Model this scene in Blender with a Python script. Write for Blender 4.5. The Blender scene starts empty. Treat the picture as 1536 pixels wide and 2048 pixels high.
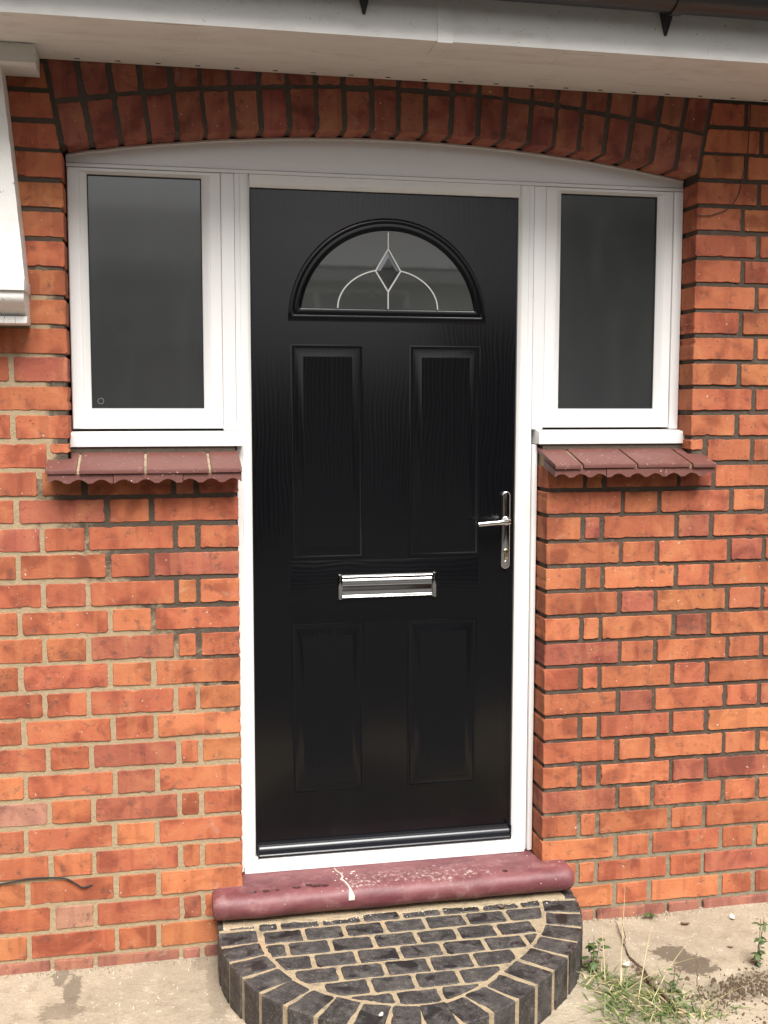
import bpy, bmesh, math, random
from mathutils import Vector, Matrix, noise

# ------------------------------------------------------------------ camera, world, sun, exposure
scn = bpy.context.scene
COL = scn.collection

cam_d = bpy.data.cameras.new('camera')
cam = bpy.data.objects.new('camera', cam_d)
COL.objects.link(cam)
YAW, PITCH, ROLL = 0.201898811, -0.0959910903, 0.00131641569
cyw, syw, cpt, spt = math.cos(YAW), math.sin(YAW), math.cos(PITCH), math.sin(PITCH)
fw = Vector((syw * cpt, cyw * cpt, spt))
rt = Vector((cyw, -syw, 0.0))
up = rt.cross(fw)
r2 = rt * math.cos(ROLL) + up * math.sin(ROLL)
u2 = up * math.cos(ROLL) - rt * math.sin(ROLL)
rotm = Matrix((r2, u2, -fw)).transposed()
cam.matrix_world = Matrix.Translation((0.0, -3.0952, 1.5597)) @ rotm.to_4x4()
cam_d.sensor_fit = 'VERTICAL'
cam_d.sensor_height = 24.0
cam_d.lens = 2250.0 / 2048.0 * 24.0
cam_d.clip_start = 0.05
cam_d.clip_end = 400.0
scn.camera = cam

SUN_EL, SUN_AZ = math.radians(53), math.radians(177)      # azimuth measured from +Y towards +X
world = bpy.data.worlds.new('World')
scn.world = world
world.use_nodes = True
wn = world.node_tree
bg = wn.nodes['Background']
sky = wn.nodes.new('ShaderNodeTexSky')
sky.sky_type = 'NISHITA'
sky.sun_disc = False
sky.sun_elevation = SUN_EL
sky.sun_rotation = SUN_AZ
sky.air_density = 1.0
sky.dust_density = 6.0
sky.ozone_density = 1.0
hs = wn.nodes.new('ShaderNodeHueSaturation')
hs.inputs['Saturation'].default_value = 0.30
wn.links.new(sky.outputs['Color'], hs.inputs['Color'])
wn.links.new(hs.outputs['Color'], bg.inputs['Color'])
bg.inputs['Strength'].default_value = 0.090

sun_d = bpy.data.lights.new('sun', 'SUN')
sun_d.energy = 3.7
sun_d.angle = math.radians(34)
sun_d.color = (1.0, 0.98, 0.955)
sun = bpy.data.objects.new('sun', sun_d)
COL.objects.link(sun)
sdir = Vector((math.sin(SUN_AZ) * math.cos(SUN_EL), math.cos(SUN_AZ) * math.cos(SUN_EL), math.sin(SUN_EL)))
sun.rotation_euler = sdir.to_track_quat('Z', 'Y').to_euler()
sun.location = sdir * 20

scn.view_settings.view_transform = 'Standard'
scn.view_settings.look = 'None'
scn.view_settings.gamma = 1.0
scn.view_settings.use_curve_mapping = False
scn.view_settings.exposure = 0.66
scn.cycles.max_bounces = 8
scn.cycles.use_denoising = True

rnd = random.Random(11)

# ------------------------------------------------------------------ node helpers / materials
class NT:
    def __init__(self, name):
        self.m = bpy.data.materials.new(name)
        self.m.use_nodes = True
        self.t = self.m.node_tree
        self.b = self.t.nodes['Principled BSDF']
    def n(self, typ, props=None, **ins):
        nd = self.t.nodes.new(typ)
        for k, v in (props or {}).items():
            setattr(nd, k, v)
        for k, v in ins.items():
            self.set(nd, k, v)
        return nd
    def set(self, nd, k, v):
        key = int(k[1:]) if k[0] == 'i' and k[1:].isdigit() else k.replace('_', ' ')
        s = nd.inputs[key]
        if hasattr(v, 'is_output'):
            self.t.links.new(v, s)
        else:
            s.default_value = v
    def out(self, **ins):
        for k, v in ins.items():
            self.set(self.b, k, v)
    def math(self, op, a, b=0.0, clamp=False):
        return self.n('ShaderNodeMath', {'operation': op, 'use_clamp': clamp}, i0=a, i1=b).outputs[0]
    def mix(self, f, a, b, mode='MIX'):
        nd = self.n('ShaderNodeMix', {'data_type': 'RGBA', 'blend_type': mode})
        self.set(nd, 'i0', f)
        for i, v in ((6, a), (7, b)):
            if hasattr(v, 'is_output'):
                self.t.links.new(v, nd.inputs[i])
            else:
                nd.inputs[i].default_value = (*v, 1) if len(v) == 3 else v
        return nd.outputs[2]
    def noise(self, vec, scale, detail=4.0, rough=0.55, dist=0.0):
        return self.n('ShaderNodeTexNoise', None, Vector=vec, Scale=scale, Detail=detail, Roughness=rough, Distortion=dist).outputs['Fac']
    def ramp(self, f, lo, hi):
        nd = self.n('ShaderNodeMapRange', {'interpolation_type': 'SMOOTHSTEP'}, i0=f, i1=lo, i2=hi)
        return nd.outputs[0]
    def scale(self, vec, s, off=(0, 0, 0)):
        return self.n('ShaderNodeMapping', None, Vector=vec, Scale=s, Location=off).outputs[0]
    def bump(self, h, strength, dist, nrm=None):
        nd = self.n('ShaderNodeBump', None, Height=h, Strength=strength, Distance=dist)
        if nrm is not None:
            self.t.links.new(nrm, nd.inputs['Normal'])
        return nd.outputs[0]
    def obj_coord(self):
        return self.n('ShaderNodeTexCoord').outputs['Object']
    def rnd_coord(self):
        c = self.obj_coord()
        r = self.n('ShaderNodeObjectInfo').outputs['Random']
        sc = self.n('ShaderNodeVectorMath', {'operation': 'SCALE'})
        self.t.links.new(self.n('ShaderNodeCombineXYZ', None, X=r, Y=self.math('MULTIPLY', r, 7.31), Z=self.math('MULTIPLY', r, 3.17)).outputs[0], sc.inputs[0])
        sc.inputs['Scale'].default_value = 37.0
        ad = self.n('ShaderNodeVectorMath', {'operation': 'ADD'})
        self.t.links.new(c, ad.inputs[0]); self.t.links.new(sc.outputs[0], ad.inputs[1])
        return ad.outputs[0]

def mat_brick():
    k = NT('fired_red_brick')
    base = k.n('ShaderNodeObjectInfo').outputs['Color']
    v = k.rnd_coord()
    big = k.noise(v, 11.0, 3.0, 0.5, 0.6)
    dark = k.mix(1.0, base, (0.62, 0.55, 0.60), 'MULTIPLY')
    pale = k.mix(0.30, base, (0.62, 0.30, 0.13))
    c = k.mix(k.ramp(big, 0.46, 0.68), base, dark)
    c = k.mix(k.math('MULTIPLY', k.ramp(big, 0.47, 0.25), 0.8), c, pale)
    band = k.noise(k.scale(v, (26.0, 4.0, 2.0)), 1.0, 2.0, 0.4)
    c = k.mix(k.math('MULTIPLY', k.ramp(band, 0.58, 0.66), 0.32), c, pale)
    c = k.mix(k.math('MULTIPLY', k.ramp(band, 0.42, 0.35), 0.38), c, dark)
    grime = k.noise(v, 34.0, 6.0, 0.7)
    c = k.mix(k.math('MULTIPLY', k.ramp(grime, 0.54, 0.70), 0.62), c, (0.085, 0.050, 0.040))
    spk = k.noise(v, 150.0, 3.0, 0.6)
    c = k.mix(k.math('MULTIPLY', k.ramp(spk, 0.66, 0.72), 0.75), c, (0.06, 0.035, 0.03))
    wsp = k.noise(v, 95.0, 2.0, 0.5)
    c = k.mix(k.math('MULTIPLY', k.ramp(wsp, 0.735, 0.76), 0.75), c, (0.66, 0.58, 0.50))
    fine = k.noise(v, 420.0, 3.0, 0.6)
    c = k.mix(0.22, c, k.mix(fine, (0.35, 0.35, 0.35), (0.65, 0.65, 0.65)), 'OVERLAY')
    film = k.noise(v, 19.0, 7.0, 0.72, 0.4)
    c = k.mix(k.math('MULTIPLY', k.ramp(film, 0.60, 0.74), 0.38), c, (0.46, 0.36, 0.27))
    h = k.math('ADD', k.math('MULTIPLY', k.noise(v, 75.0, 8.0, 0.75), 1.0), k.math('MULTIPLY', k.math('SUBTRACT', 1.0, k.ramp(spk, 0.64, 0.74)), 0.5))
    k.out(Base_Color=c, Roughness=0.9, Normal=k.bump(h, 0.7, 0.004))
    k.b.inputs['Specular IOR Level'].default_value = 0.25
    return k.m

def mat_mortar(name, mode):
    k = NT(name)
    v = k.obj_coord()
    n1 = k.noise(v, 5.0, 4.0, 0.6)
    n2 = k.noise(v, 160.0, 4.0, 0.7)
    n3 = k.noise(v, 28.0, 5.0, 0.65)
    sandy, dark, grey = (0.35, 0.265, 0.165), (0.085, 0.066, 0.050), (0.24, 0.205, 0.14)
    sep = k.n('ShaderNodeSeparateXYZ', None, Vector=v)
    x, z = sep.outputs[0], sep.outputs[2]
    if mode == 'left':      # old sandy pointing with darker re-pointing towards the door and window
        lo = k.math('ADD', k.math('MULTIPLY', x, 1.25), k.math('SUBTRACT', z, 0.95))
        hi = k.math('MAXIMUM', k.math('MULTIPLY', k.math('ADD', x, 0.262), 5.0), k.math('MULTIPLY', k.math('SUBTRACT', z, 1.86), 1.5))
        up_ = k.math('GREATER_THAN', z, 1.36)
        s = k.math('ADD', k.math('MULTIPLY', hi, up_), k.math('MULTIPLY', lo, k.math('SUBTRACT', 1.0, up_)))
        s = k.math('ADD', s, k.math('MULTIPLY', k.math('SUBTRACT', n3, 0.5), 0.55))
        c = k.mix(k.ramp(s, -0.10, 0.10), sandy, dark)
    elif mode == 'right':
        s = k.math('ADD', z, k.math('MULTIPLY', k.math('SUBTRACT', n3, 0.5), 0.8))
        c = k.mix(k.ramp(s, 0.12, 0.48), grey, dark)
        c = k.mix(k.math('MULTIPLY', k.ramp(n3, 0.55, 0.75), 0.5), c, (0.22, 0.185, 0.145))
    elif mode == 'arch':
        c = k.mix(n1, (0.075, 0.063, 0.052), (0.13, 0.108, 0.088))
    else:                    # step: bright sandy
        c = k.mix(k.ramp(n3, 0.45, 0.75), (0.37, 0.295, 0.190), (0.19, 0.155, 0.115))
        c = k.mix(k.math('MULTIPLY', k.ramp(n1, 0.5, 0.7), 0.5), c, (0.46, 0.31, 0.19))
    c = k.mix(0.5, c, k.mix(n2, (0.2, 0.2, 0.2), (0.8, 0.8, 0.8)), 'OVERLAY')
    h = k.math('ADD', n2, k.math('MULTIPLY', n3, 1.5))
    k.out(Base_Color=c, Roughness=0.95, Normal=k.bump(h, 0.8, 0.004))
    k.b.inputs['Specular IOR Level'].default_value = 0.15
    return k.m

def mat_upvc(name='white_upvc', base=(0.80, 0.79, 0.765), rough=0.30, dirt=0.0):
    k = NT(name)
    v = k.obj_coord()
    n = k.noise(v, 3.0, 3.0, 0.5)
    c = k.mix(n, base, tuple(x * 0.95 for x in base))
    gr = k.noise(v, 26.0, 8.0, 0.75)
    c = k.mix(k.math('MULTIPLY', k.ramp(gr, 0.56, 0.74), 0.10), c, (0.40, 0.36, 0.30))
    if dirt:
        g = k.noise(k.scale(v, (1.0, 3.0, 3.0)), 9.0, 7.0, 0.7)
        c = k.mix(k.math('MULTIPLY', k.ramp(g, 0.48, 0.72), dirt), c, (0.42, 0.38, 0.31))
        s = k.noise(v, 130.0, 2.0, 0.5)
        c = k.mix(k.math('MULTIPLY', k.ramp(s, 0.71, 0.75), dirt * 1.6), c, (0.15, 0.12, 0.09))
    k.out(Base_Color=c, Roughness=k.math('ADD', rough, k.math('MULTIPLY', n, 0.1)), Normal=k.bump(k.noise(v, 14.0, 2.0), 0.05, 0.004))
    return k.m

def mat_timber():
    k = NT('old_white_gloss_paint')
    v = k.obj_coord()
    g = k.noise(v, 16.0, 7.0, 0.7)
    f = k.noise(k.scale(v, (60.0, 60.0, 18.0)), 1.0, 4.0, 0.6, 1.5)
    c = k.mix(k.math('MULTIPLY', k.ramp(g, 0.5, 0.75), 0.45), (0.76, 0.74, 0.70), (0.50, 0.46, 0.40))
    c = k.mix(k.math('MULTIPLY', k.ramp(f, 0.66, 0.70), 0.8), c, (0.16, 0.13, 0.10))
    k.out(Base_Color=c, Roughness=0.5, Normal=k.bump(g, 0.5, 0.004))
    return k.m

def mat_door(name, axis, grain=0.05):
    k = NT(name)
    v = k.obj_coord()
    s = (1.0, 1.0, 0.055) if axis == 'z' else (0.07, 1.0, 1.0)
    wv = k.scale(v, s)
    warp = k.noise(k.scale(v, (1, 1, 0.5) if axis == 'z' else (0.5, 1, 1)), 5.0, 2.0, 0.5)
    ad = k.n('ShaderNodeVectorMath', {'operation': 'ADD'})
    k.t.links.new(wv, ad.inputs[0])
    sc = k.n('ShaderNodeVectorMath', {'operation': 'SCALE'}); sc.inputs['Scale'].default_value = 0.072
    k.t.links.new(k.n('ShaderNodeCombineXYZ', None, X=warp, Y=0.0, Z=warp).outputs[0], sc.inputs[0])
    k.t.links.new(sc.outputs[0], ad.inputs[1])
    g1 = k.noise(ad.outputs[0], 120.0, 3.0, 0.6)
    wav = k.n('ShaderNodeTexWave', {'wave_type': 'BANDS', 'bands_direction': 'X' if axis == 'z' else 'Z'}, Vector=ad.outputs[0], Scale=26.0, Distortion=5.0, Detail=3.0, Detail_Scale=1.4).outputs['Fac']
    h = k.math('ADD', g1, k.math('MULTIPLY', wav, 0.9))
    k.out(Base_Color=(0.0030, 0.0031, 0.0038, 1), Roughness=k.math('ADD', 0.17, k.math('MULTIPLY', wav, 0.07)), Normal=k.bump(h, grain, 0.0010))
    k.b.inputs['Specular IOR Level'].default_value = 0.34
    return k.m

def simple(name, col, rough, metal=0.0, spec=0.5):
    k = NT(name)
    v = k.obj_coord()
    n = k.noise(v, 40.0, 4.0, 0.6)
    c = k.mix(n, tuple(x * 0.88 for x in col), tuple(min(1, x * 1.08) for x in col))
    k.out(Base_Color=c, Roughness=k.math('ADD', rough, k.math('MULTIPLY', k.math('SUBTRACT', n, 0.5), 0.08)), Metallic=metal)
    k.b.inputs['Specular IOR Level'].default_value = spec
    return k.m

def mat_glass_frosted():
    k = NT('satin_obscure_glass')
    v = k.obj_coord()
    n = k.noise(v, 6.0, 5.0, 0.65, 0.6)
    sm = k.noise(k.scale(v, (9.0, 1.0, 1.6)), 1.0, 4.0, 0.6, 1.2)
    c = k.mix(n, (0.024, 0.026, 0.026), (0.036, 0.038, 0.038))
    c = k.mix(k.math('MULTIPLY', k.ramp(sm, 0.50, 0.75), 0.12), c, (0.085, 0.087, 0.085))
    k.out(Base_Color=c, Roughness=k.math('ADD', 0.16, k.math('MULTIPLY', sm, 0.10)), Normal=k.bump(k.noise(v, 3.0, 2.0), 0.10, 0.01))
    k.b.inputs['IOR'].default_value = 1.7
    k.b.inputs['Coat Weight'].default_value = 1.0
    k.b.inputs['Coat Roughness'].default_value = 0.06
    k.b.inputs['Coat IOR'].default_value = 1.6
    return k.m

def mat_glass_clear(name, col):
    k = NT(name)
    v = k.obj_coord()
    n = k.noise(v, 22.0, 3.0, 0.5, 1.0)
    k.out(Base_Color=k.mix(n, col, tuple(x * 1.25 for x in col)), Roughness=0.03, Normal=k.bump(n, 0.012, 0.004))
    k.b.inputs['IOR'].default_value = 1.9
    k.b.inputs['Coat Weight'].default_value = 1.0
    k.b.inputs['Coat IOR'].default_value = 1.7
    k.b.inputs['Coat Roughness'].default_value = 0.02
    return k.m

def mat_tile():
    k = NT('red_clay_sill_tile')
    v = k.rnd_coord()
    o = k.obj_coord()
    n = k.noise(v, 14.0, 5.0, 0.6)
    c = k.mix(n, (0.110, 0.038, 0.031), (0.170, 0.064, 0.050))
    d = k.noise(v, 55.0, 5.0, 0.7)
    c = k.mix(k.math('MULTIPLY', k.ramp(d, 0.60, 0.75), 0.55), c, (0.46, 0.36, 0.32))
    s = k.noise(v, 120.0, 2.0, 0.5)
    c = k.mix(k.math('MULTIPLY', k.ramp(s, 0.71, 0.74), 0.8), c, (0.70, 0.64, 0.58))
    k.out(Base_Color=c, Roughness=0.55, Normal=k.bump(d, 0.5, 0.003))
    return k.m

def mat_threshold():
    k = NT('red_painted_concrete')
    v = k.obj_coord()
    n = k.noise(k.scale(v, (1.0, 2.5, 2.5)), 7.0, 5.0, 0.6)
    c = k.mix(k.ramp(n, 0.3, 0.7), (0.115, 0.028, 0.034), (0.200, 0.070, 0.072))
    d = k.noise(v, 20.0, 6.0, 0.7)
    c = k.mix(k.math('MULTIPLY', k.ramp(d, 0.50, 0.70), 0.42), c, (0.33, 0.20, 0.18))
    d2 = k.noise(v, 52.0, 8.0, 0.78)
    c = k.mix(k.math('MULTIPLY', k.ramp(d2, 0.55, 0.68), 0.45), c, (0.055, 0.022, 0.022))
    sep = k.n('ShaderNodeSeparateXYZ', None, Vector=v)
    # worn, dusted streak along the middle right of the tread
    gx = k.math('MULTIPLY', k.ramp(sep.outputs[0], 0.45, 0.58), k.ramp(sep.outputs[0], 1.02, 0.85))
    gy = k.math('MULTIPLY', k.ramp(sep.outputs[1], -0.075, -0.045), k.ramp(sep.outputs[1], 0.05, -0.02))
    wear = k.math('MULTIPLY', k.math('MULTIPLY', gx, gy), k.ramp(k.noise(v, 75.0, 6.0, 0.75), 0.50, 0.66))
    c = k.mix(k.math('MULTIPLY', wear, 0.85), c, (0.60, 0.50, 0.44))
    s = k.noise(v, 85.0, 2.0, 0.5)
    c = k.mix(k.math('MULTIPLY', k.ramp(s, 0.735, 0.76), 0.85), c, (0.60, 0.50, 0.46))
    k.out(Base_Color=c, Roughness=k.math('ADD', 0.42, k.math('MULTIPLY', d, 0.25)), Normal=k.bump(k.math('ADD', d, k.math('MULTIPLY', k.ramp(s, 0.70, 0.73), 0.6)), 0.5, 0.004))
    return k.m

def mat_blue_brick():
    k = NT('blue_engineering_brick')
    base = k.n('ShaderNodeObjectInfo').outputs['Color']
    v = k.rnd_coord()
    d = k.noise(v, 30.0, 7.0, 0.75)
    c = k.mix(k.math('MULTIPLY', k.ramp(d, 0.42, 0.72), 0.75), base, (0.125, 0.110, 0.098))
    sp = k.noise(v, 210.0, 4.0, 0.8)
    c = k.mix(k.math('MULTIPLY', k.ramp(sp, 0.56, 0.70), 0.75), c, (0.34, 0.29, 0.24))
    wet = k.ramp(k.noise(v, 13.0, 5.0, 0.6, 0.5), 0.53, 0.63)
    c = k.mix(k.math('MULTIPLY', wet, 0.85), c, (0.012, 0.011, 0.012))
    k.out(Base_Color=c, Roughness=k.math('SUBTRACT', 0.75, k.math('MULTIPLY', wet, 0.45)), Normal=k.bump(k.math('ADD', d, k.math('MULTIPLY', sp, 0.4)), 0.55, 0.004))
    return k.m

def mat_ground():
    k = NT('weathered_concrete')
    v = k.obj_coord()
    n = k.noise(v, 2.2, 5.0, 0.6)
    m = k.noise(v, 14.0, 6.0, 0.7)
    f = k.noise(v, 120.0, 4.0, 0.7)
    c = k.mix(k.ramp(n, 0.3, 0.7), (0.43, 0.362, 0.265), (0.33, 0.275, 0.20))
    c = k.mix(k.math('MULTIPLY', k.ramp(m, 0.50, 0.72), 0.6), c, (0.22, 0.175, 0.12))
    c = k.mix(k.math('MULTIPLY', k.ramp(m, 0.46, 0.30), 0.5), c, (0.56, 0.49, 0.37))
    c = k.mix(0.55, c, k.mix(f, (0.22, 0.22, 0.22), (0.78, 0.78, 0.78)), 'OVERLAY')
    pe = k.n('ShaderNodeTexVoronoi', None, Vector=v, Scale=95.0).outputs['Distance']
    pc = k.noise(v, 31.0, 2.0)
    c = k.mix(k.math('MULTIPLY', k.ramp(pe, 0.30, 0.16), k.ramp(pc, 0.56, 0.64)), c, (0.66, 0.60, 0.50))
    # damp stains with ragged rims
    def blob(cx, cy, rx, ry, amt, c):
        a = k.n('ShaderNodeVectorMath', {'operation': 'SUBTRACT'}); k.t.links.new(v, a.inputs[0]); a.inputs[1].default_value = (cx, cy, 0)
        b = k.n('ShaderNodeVectorMath', {'operation': 'MULTIPLY'}); k.t.links.new(a.outputs[0], b.inputs[0]); b.inputs[1].default_value = (1 / rx, 1 / ry, 0)
        l = k.n('ShaderNodeVectorMath', {'operation': 'LENGTH'}); k.t.links.new(b.outputs[0], l.inputs[0])
        d = k.math('ADD', l.outputs['Value'], k.math('MULTIPLY', k.math('SUBTRACT', k.noise(v, 38.0, 6.0, 0.75), 0.5), 2.6))
        return k.math('MULTIPLY', k.ramp(d, 1.08, 0.90), amt)
    w = None
    for a in ((1.42, -0.245, 0.050, 0.045, 0.80), (1.455, -0.315, 0.055, 0.060, 0.85), (-0.238, -0.13, 0.024, 0.10, 0.62), (-0.275, -0.04, 0.022, 0.045, 0.60),
              (-0.26, -0.23, 0.055, 0.045, 0.5), (0.12, -0.03, 0.05, 0.05, 0.35), (0.14, -0.2, 0.025, 0.16, 0.3), (1.50, -0.47, 0.10, 0.06, 0.55), (1.58, -0.44, 0.09, 0.05, 0.5), (1.285, -0.45, 0.02, 0.14, 0.5), (1.2, -0.45, 0.08, 0.10, 0.45)):
        b = blob(*a, c)
        w = b if w is None else k.math('MAXIMUM', w, b)
    c = k.mix(w, c, (0.105, 0.082, 0.058))
    g2 = k.noise(v, 46.0, 8.0, 0.8)
    c = k.mix(k.math('MULTIPLY', k.ramp(g2, 0.54, 0.70), 0.5), c, (0.17, 0.135, 0.095))
    h = k.math('ADD', k.math('MULTIPLY', m, 1.4), k.math('ADD', k.math('MULTIPLY', f, 0.6), g2))
    k.out(Base_Color=c, Roughness=k.math('SUBTRACT', 0.93, k.math('MULTIPLY', w, 0.25)), Normal=k.bump(h, 0.6, 0.008))
    k.b.inputs['Specular IOR Level'].default_value = 0.25
    return k.m

def mat_leaf(name, a, b, trans=0.15):
    k = NT(name)
    v = k.obj_coord()
    n = k.noise(v, 30.0, 3.0, 0.6)
    g = k.n('ShaderNodeNewGeometry').outputs['Random Per Island']
    c = k.mix(g, a, b)
    c = k.mix(k.math('MULTIPLY', n, 0.35), c, tuple(x * 0.6 for x in a))
    k.out(Base_Color=c, Roughness=0.6)
    k.b.inputs['Transmission Weight'].default_value = 0.0
    k.b.inputs['Subsurface Weight'].default_value = trans
    k.b.inputs['Subsurface Radius'].default_value = (0.01, 0.01, 0.005)
    return k.m

M = {
    'brick': mat_brick(), 'm_left': mat_mortar('sandy_and_dark_pointing', 'left'), 'm_right': mat_mortar('dark_grey_pointing', 'right'),
    'm_arch': mat_mortar('black_ash_pointing', 'arch'), 'm_step': mat_mortar('sandy_step_mortar', 'step'),
    'upvc': mat_upvc(), 'upvc_dirty': mat_upvc('weathered_white_upvc', (0.74, 0.72, 0.68), 0.40, 0.35), 'timber': mat_timber(),
    'door': mat_door('black_embossed_door_skin', 'z'), 'rail': mat_door('black_embossed_door_rail', 'x', 0.16),
    'gloss': simple('black_gloss_plastic', (0.008, 0.009, 0.012), 0.20), 'rubber': simple('black_rubber_seal', (0.012, 0.012, 0.012), 0.6),
    'chrome': simple('polished_chrome', (0.70, 0.69, 0.67), 0.07, 1.0), 'brass': simple('nickel_lock', (0.55, 0.47, 0.30), 0.22, 1.0),
    'lead': simple('lead_came', (0.72, 0.72, 0.70), 0.42, 0.5), 'frost': mat_glass_frosted(),
    'fan': mat_glass_clear('fanlight_glass', (0.048, 0.051, 0.048)), 'bevel': mat_glass_clear('bevelled_glass', (0.018, 0.019, 0.019)),
    'tile': mat_tile(), 'thr': mat_threshold(), 'blue': mat_blue_brick(), 'ground': mat_ground(),
    'gutter': simple('black_gutter_plastic', (0.018, 0.018, 0.019), 0.38), 'slot': simple('dark_vent_slot', (0.02, 0.018, 0.016), 0.8),
    'cable': simple('black_cable', (0.020, 0.018, 0.017), 0.6), 'wire': simple('thin_brown_wire', (0.05, 0.03, 0.025), 0.6),
    'plaster': simple('dried_plaster', (0.60, 0.53, 0.45), 0.9), 'wet': simple('wet_red_paint', (0.060, 0.010, 0.013), 0.18),
    'grass': mat_leaf('grass_blade', (0.050, 0.105, 0.022), (0.20, 0.25, 0.075)), 'straw': mat_leaf('dry_straw', (0.42, 0.36, 0.17), (0.52, 0.44, 0.24)),
    'weed': mat_leaf('weed_leaf', (0.045, 0.085, 0.022), (0.09, 0.14, 0.04)), 'stem': simple('dry_brown_stem', (0.11, 0.065, 0.04), 0.8),
    'soil': simple('dark_soil', (0.115, 0.078, 0.046), 0.95), 'grit': simple('path_grit', (0.27, 0.215, 0.15), 0.95), 'leafdead': simple('dead_leaf', (0.12, 0.07, 0.035), 0.7), 'petal': simple('pale_petal', (0.66, 0.60, 0.50), 0.7),
    'ring': simple('etched_ring_mark', (0.16, 0.165, 0.165), 0.4), 'shell': simple('leak_slab_grey', (0.30, 0.28, 0.26), 0.9),
    'hb': simple('far_house_brick', (0.23, 0.11, 0.07), 0.9), 'hroof': simple('far_house_tile_roof', (0.085, 0.085, 0.082), 0.85),
    'hedge': mat_leaf('hedge_leaf', (0.030, 0.055, 0.014), (0.075, 0.11, 0.03), 0.05), 'hedgecore': simple('hedge_twigs', (0.035, 0.03, 0.018), 0.95),
    'render': simple('cream_render', (0.56, 0.57, 0.53), 0.9), 'added_tarmac': simple('added_tarmac', (0.055, 0.053, 0.050), 0.9), 'lip': simple('sealant', (0.62, 0.57, 0.53), 0.5),
}

# ------------------------------------------------------------------ mesh helpers
class MB:
    def __init__(self):
        self.v, self.f = [], []
    def add(self, vs, fs):
        o = len(self.v)
        self.v += [tuple(p) for p in vs]
        self.f += [tuple(i + o for i in q) for q in fs]
    def box(self, x0, x1, y0, y1, z0, z1):
        self.add([(x0, y0, z0), (x1, y0, z0), (x1, y1, z0), (x0, y1, z0), (x0, y0, z1), (x1, y0, z1), (x1, y1, z1), (x0, y1, z1)],
                 [(0, 3, 2, 1), (4, 5, 6, 7), (0, 1, 5, 4), (1, 2, 6, 5), (2, 3, 7, 6), (3, 0, 4, 7)])
    def prism(self, poly, y0, y1):                # poly in (x,z), counter-clockwise seen from -Y
        n = len(poly)
        self.add([(x, y0, z) for x, z in poly] + [(x, y1, z) for x, z in poly],
                 [tuple(range(n)), tuple(range(2 * n - 1, n - 1, -1))] + [(i, i + n, (i + 1) % n + n, (i + 1) % n) for i in range(n)])
    def extrude_x(self, prof, x0, x1):            # prof in (y,z), clockwise or not; ends capped
        n = len(prof)
        self.add([(x0, y, z) for y, z in prof] + [(x1, y, z) for y, z in prof],
                 [tuple(range(n - 1, -1, -1)), tuple(range(n, 2 * n))] + [(i, (i + 1) % n, (i + 1) % n + n, i + n) for i in range(n)])
    def loops(self, loops, cap_last=True, cap_first=False):
        n = len(loops[0])
        o = []
        for L in loops:
            o += L
        fs = []
        for k in range(len(loops) - 1):
            for i in range(n):
                j = (i + 1) % n
                fs.append((k * n + i, k * n + j, (k + 1) * n + j, (k + 1) * n + i))
        if cap_last:
            fs.append(tuple((len(loops) - 1) * n + i for i in range(n)))
        if cap_first:
            fs.append(tuple(n - 1 - i for i in range(n)))
        self.add(o, fs)
    def tube(self, pts, r, seg=8, taper=None):
        pts = [Vector(p) for p in pts]
        rings = []
        for i, p in enumerate(pts):
            t = (pts[min(i + 1, len(pts) - 1)] - pts[max(i - 1, 0)]).normalized()
            a = t.cross(Vector((0, 1, 0)))
            if a.length < 0.1:
                a = t.cross(Vector((1, 0, 0)))
            a.normalize(); b = t.cross(a)
            rr = r if taper is None else r + (taper - r) * i / (len(pts) - 1)
            rings.append([tuple(p + (a * math.cos(q) + b * math.sin(q)) * rr) for q in [2 * math.pi * s / seg for s in range(seg)]])
        self.loops(rings, True, True)
    def build(self, name, m, parent=None, smooth=False, bevel=0.0, loc=None, recalc=True):
        me = bpy.data.meshes.new(name)
        me.from_pydata(self.v, [], self.f)
        if recalc or bevel:
            bm = bmesh.new(); bm.from_mesh(me)
            bmesh.ops.recalc_face_normals(bm, faces=bm.faces)
            if bevel:
                es = [e for e in bm.edges if len(e.link_faces) == 2 and e.calc_face_angle(0) > 0.5]
                bmesh.ops.bevel(bm, geom=es, offset=bevel, segments=2, profile=0.6, affect='EDGES', clamp_overlap=True)
            bm.to_mesh(me); bm.free()
        if smooth:
            for p in me.polygons:
                p.use_smooth = True
            try:
                me.set_sharp_from_angle(angle=math.radians(38))
            except Exception:
                pass
        me.materials.append(M[m])
        o = bpy.data.objects.new(name, me)
        COL.objects.link(o)
        if loc:
            o.location = loc
        if parent:
            o.parent = parent
        return o

def tag(o, label=None, cat=None, group=None, kind=None):
    for k, v in (('label', label), ('category', cat), ('group', group), ('kind', kind)):
        if v:
            o[k] = v
    return o

def thing(name, label, cat, loc=(0, 0, 0), group=None):
    o = bpy.data.objects.new(name, None)
    o.empty_display_size = 0.05
    COL.objects.link(o)
    # parts are modelled in world coordinates, so the empty keeps its base position through delta-free parenting
    tag(o, label, cat, group)
    return o

def B(name, m, parent, x0, x1, y0, y1, z0, z1, bevel=0.0015):
    b = MB(); b.box(x0, x1, y0, y1, z0, z1)
    return b.build(name, m, parent, smooth=True, bevel=bevel)

# ------------------------------------------------------------------ brick makers
JT = 0.0062       # half joint

def brick_colour(r):
    q = r.random()
    if q < 0.50:
        c = (0.400, 0.123, 0.059)
    elif q < 0.76:
        c = (0.438, 0.149, 0.066)
    elif q < 0.91:
        c = (0.372, 0.109, 0.058)
    elif q < 0.992:
        c = (0.330, 0.101, 0.061)
    else:
        c = (0.420, 0.215, 0.140)
    f = r.uniform(0.88, 1.12)
    g = r.uniform(0.94, 1.06)
    return (c[0] * f, c[1] * f * g, c[2] * f, 1.0)

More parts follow.
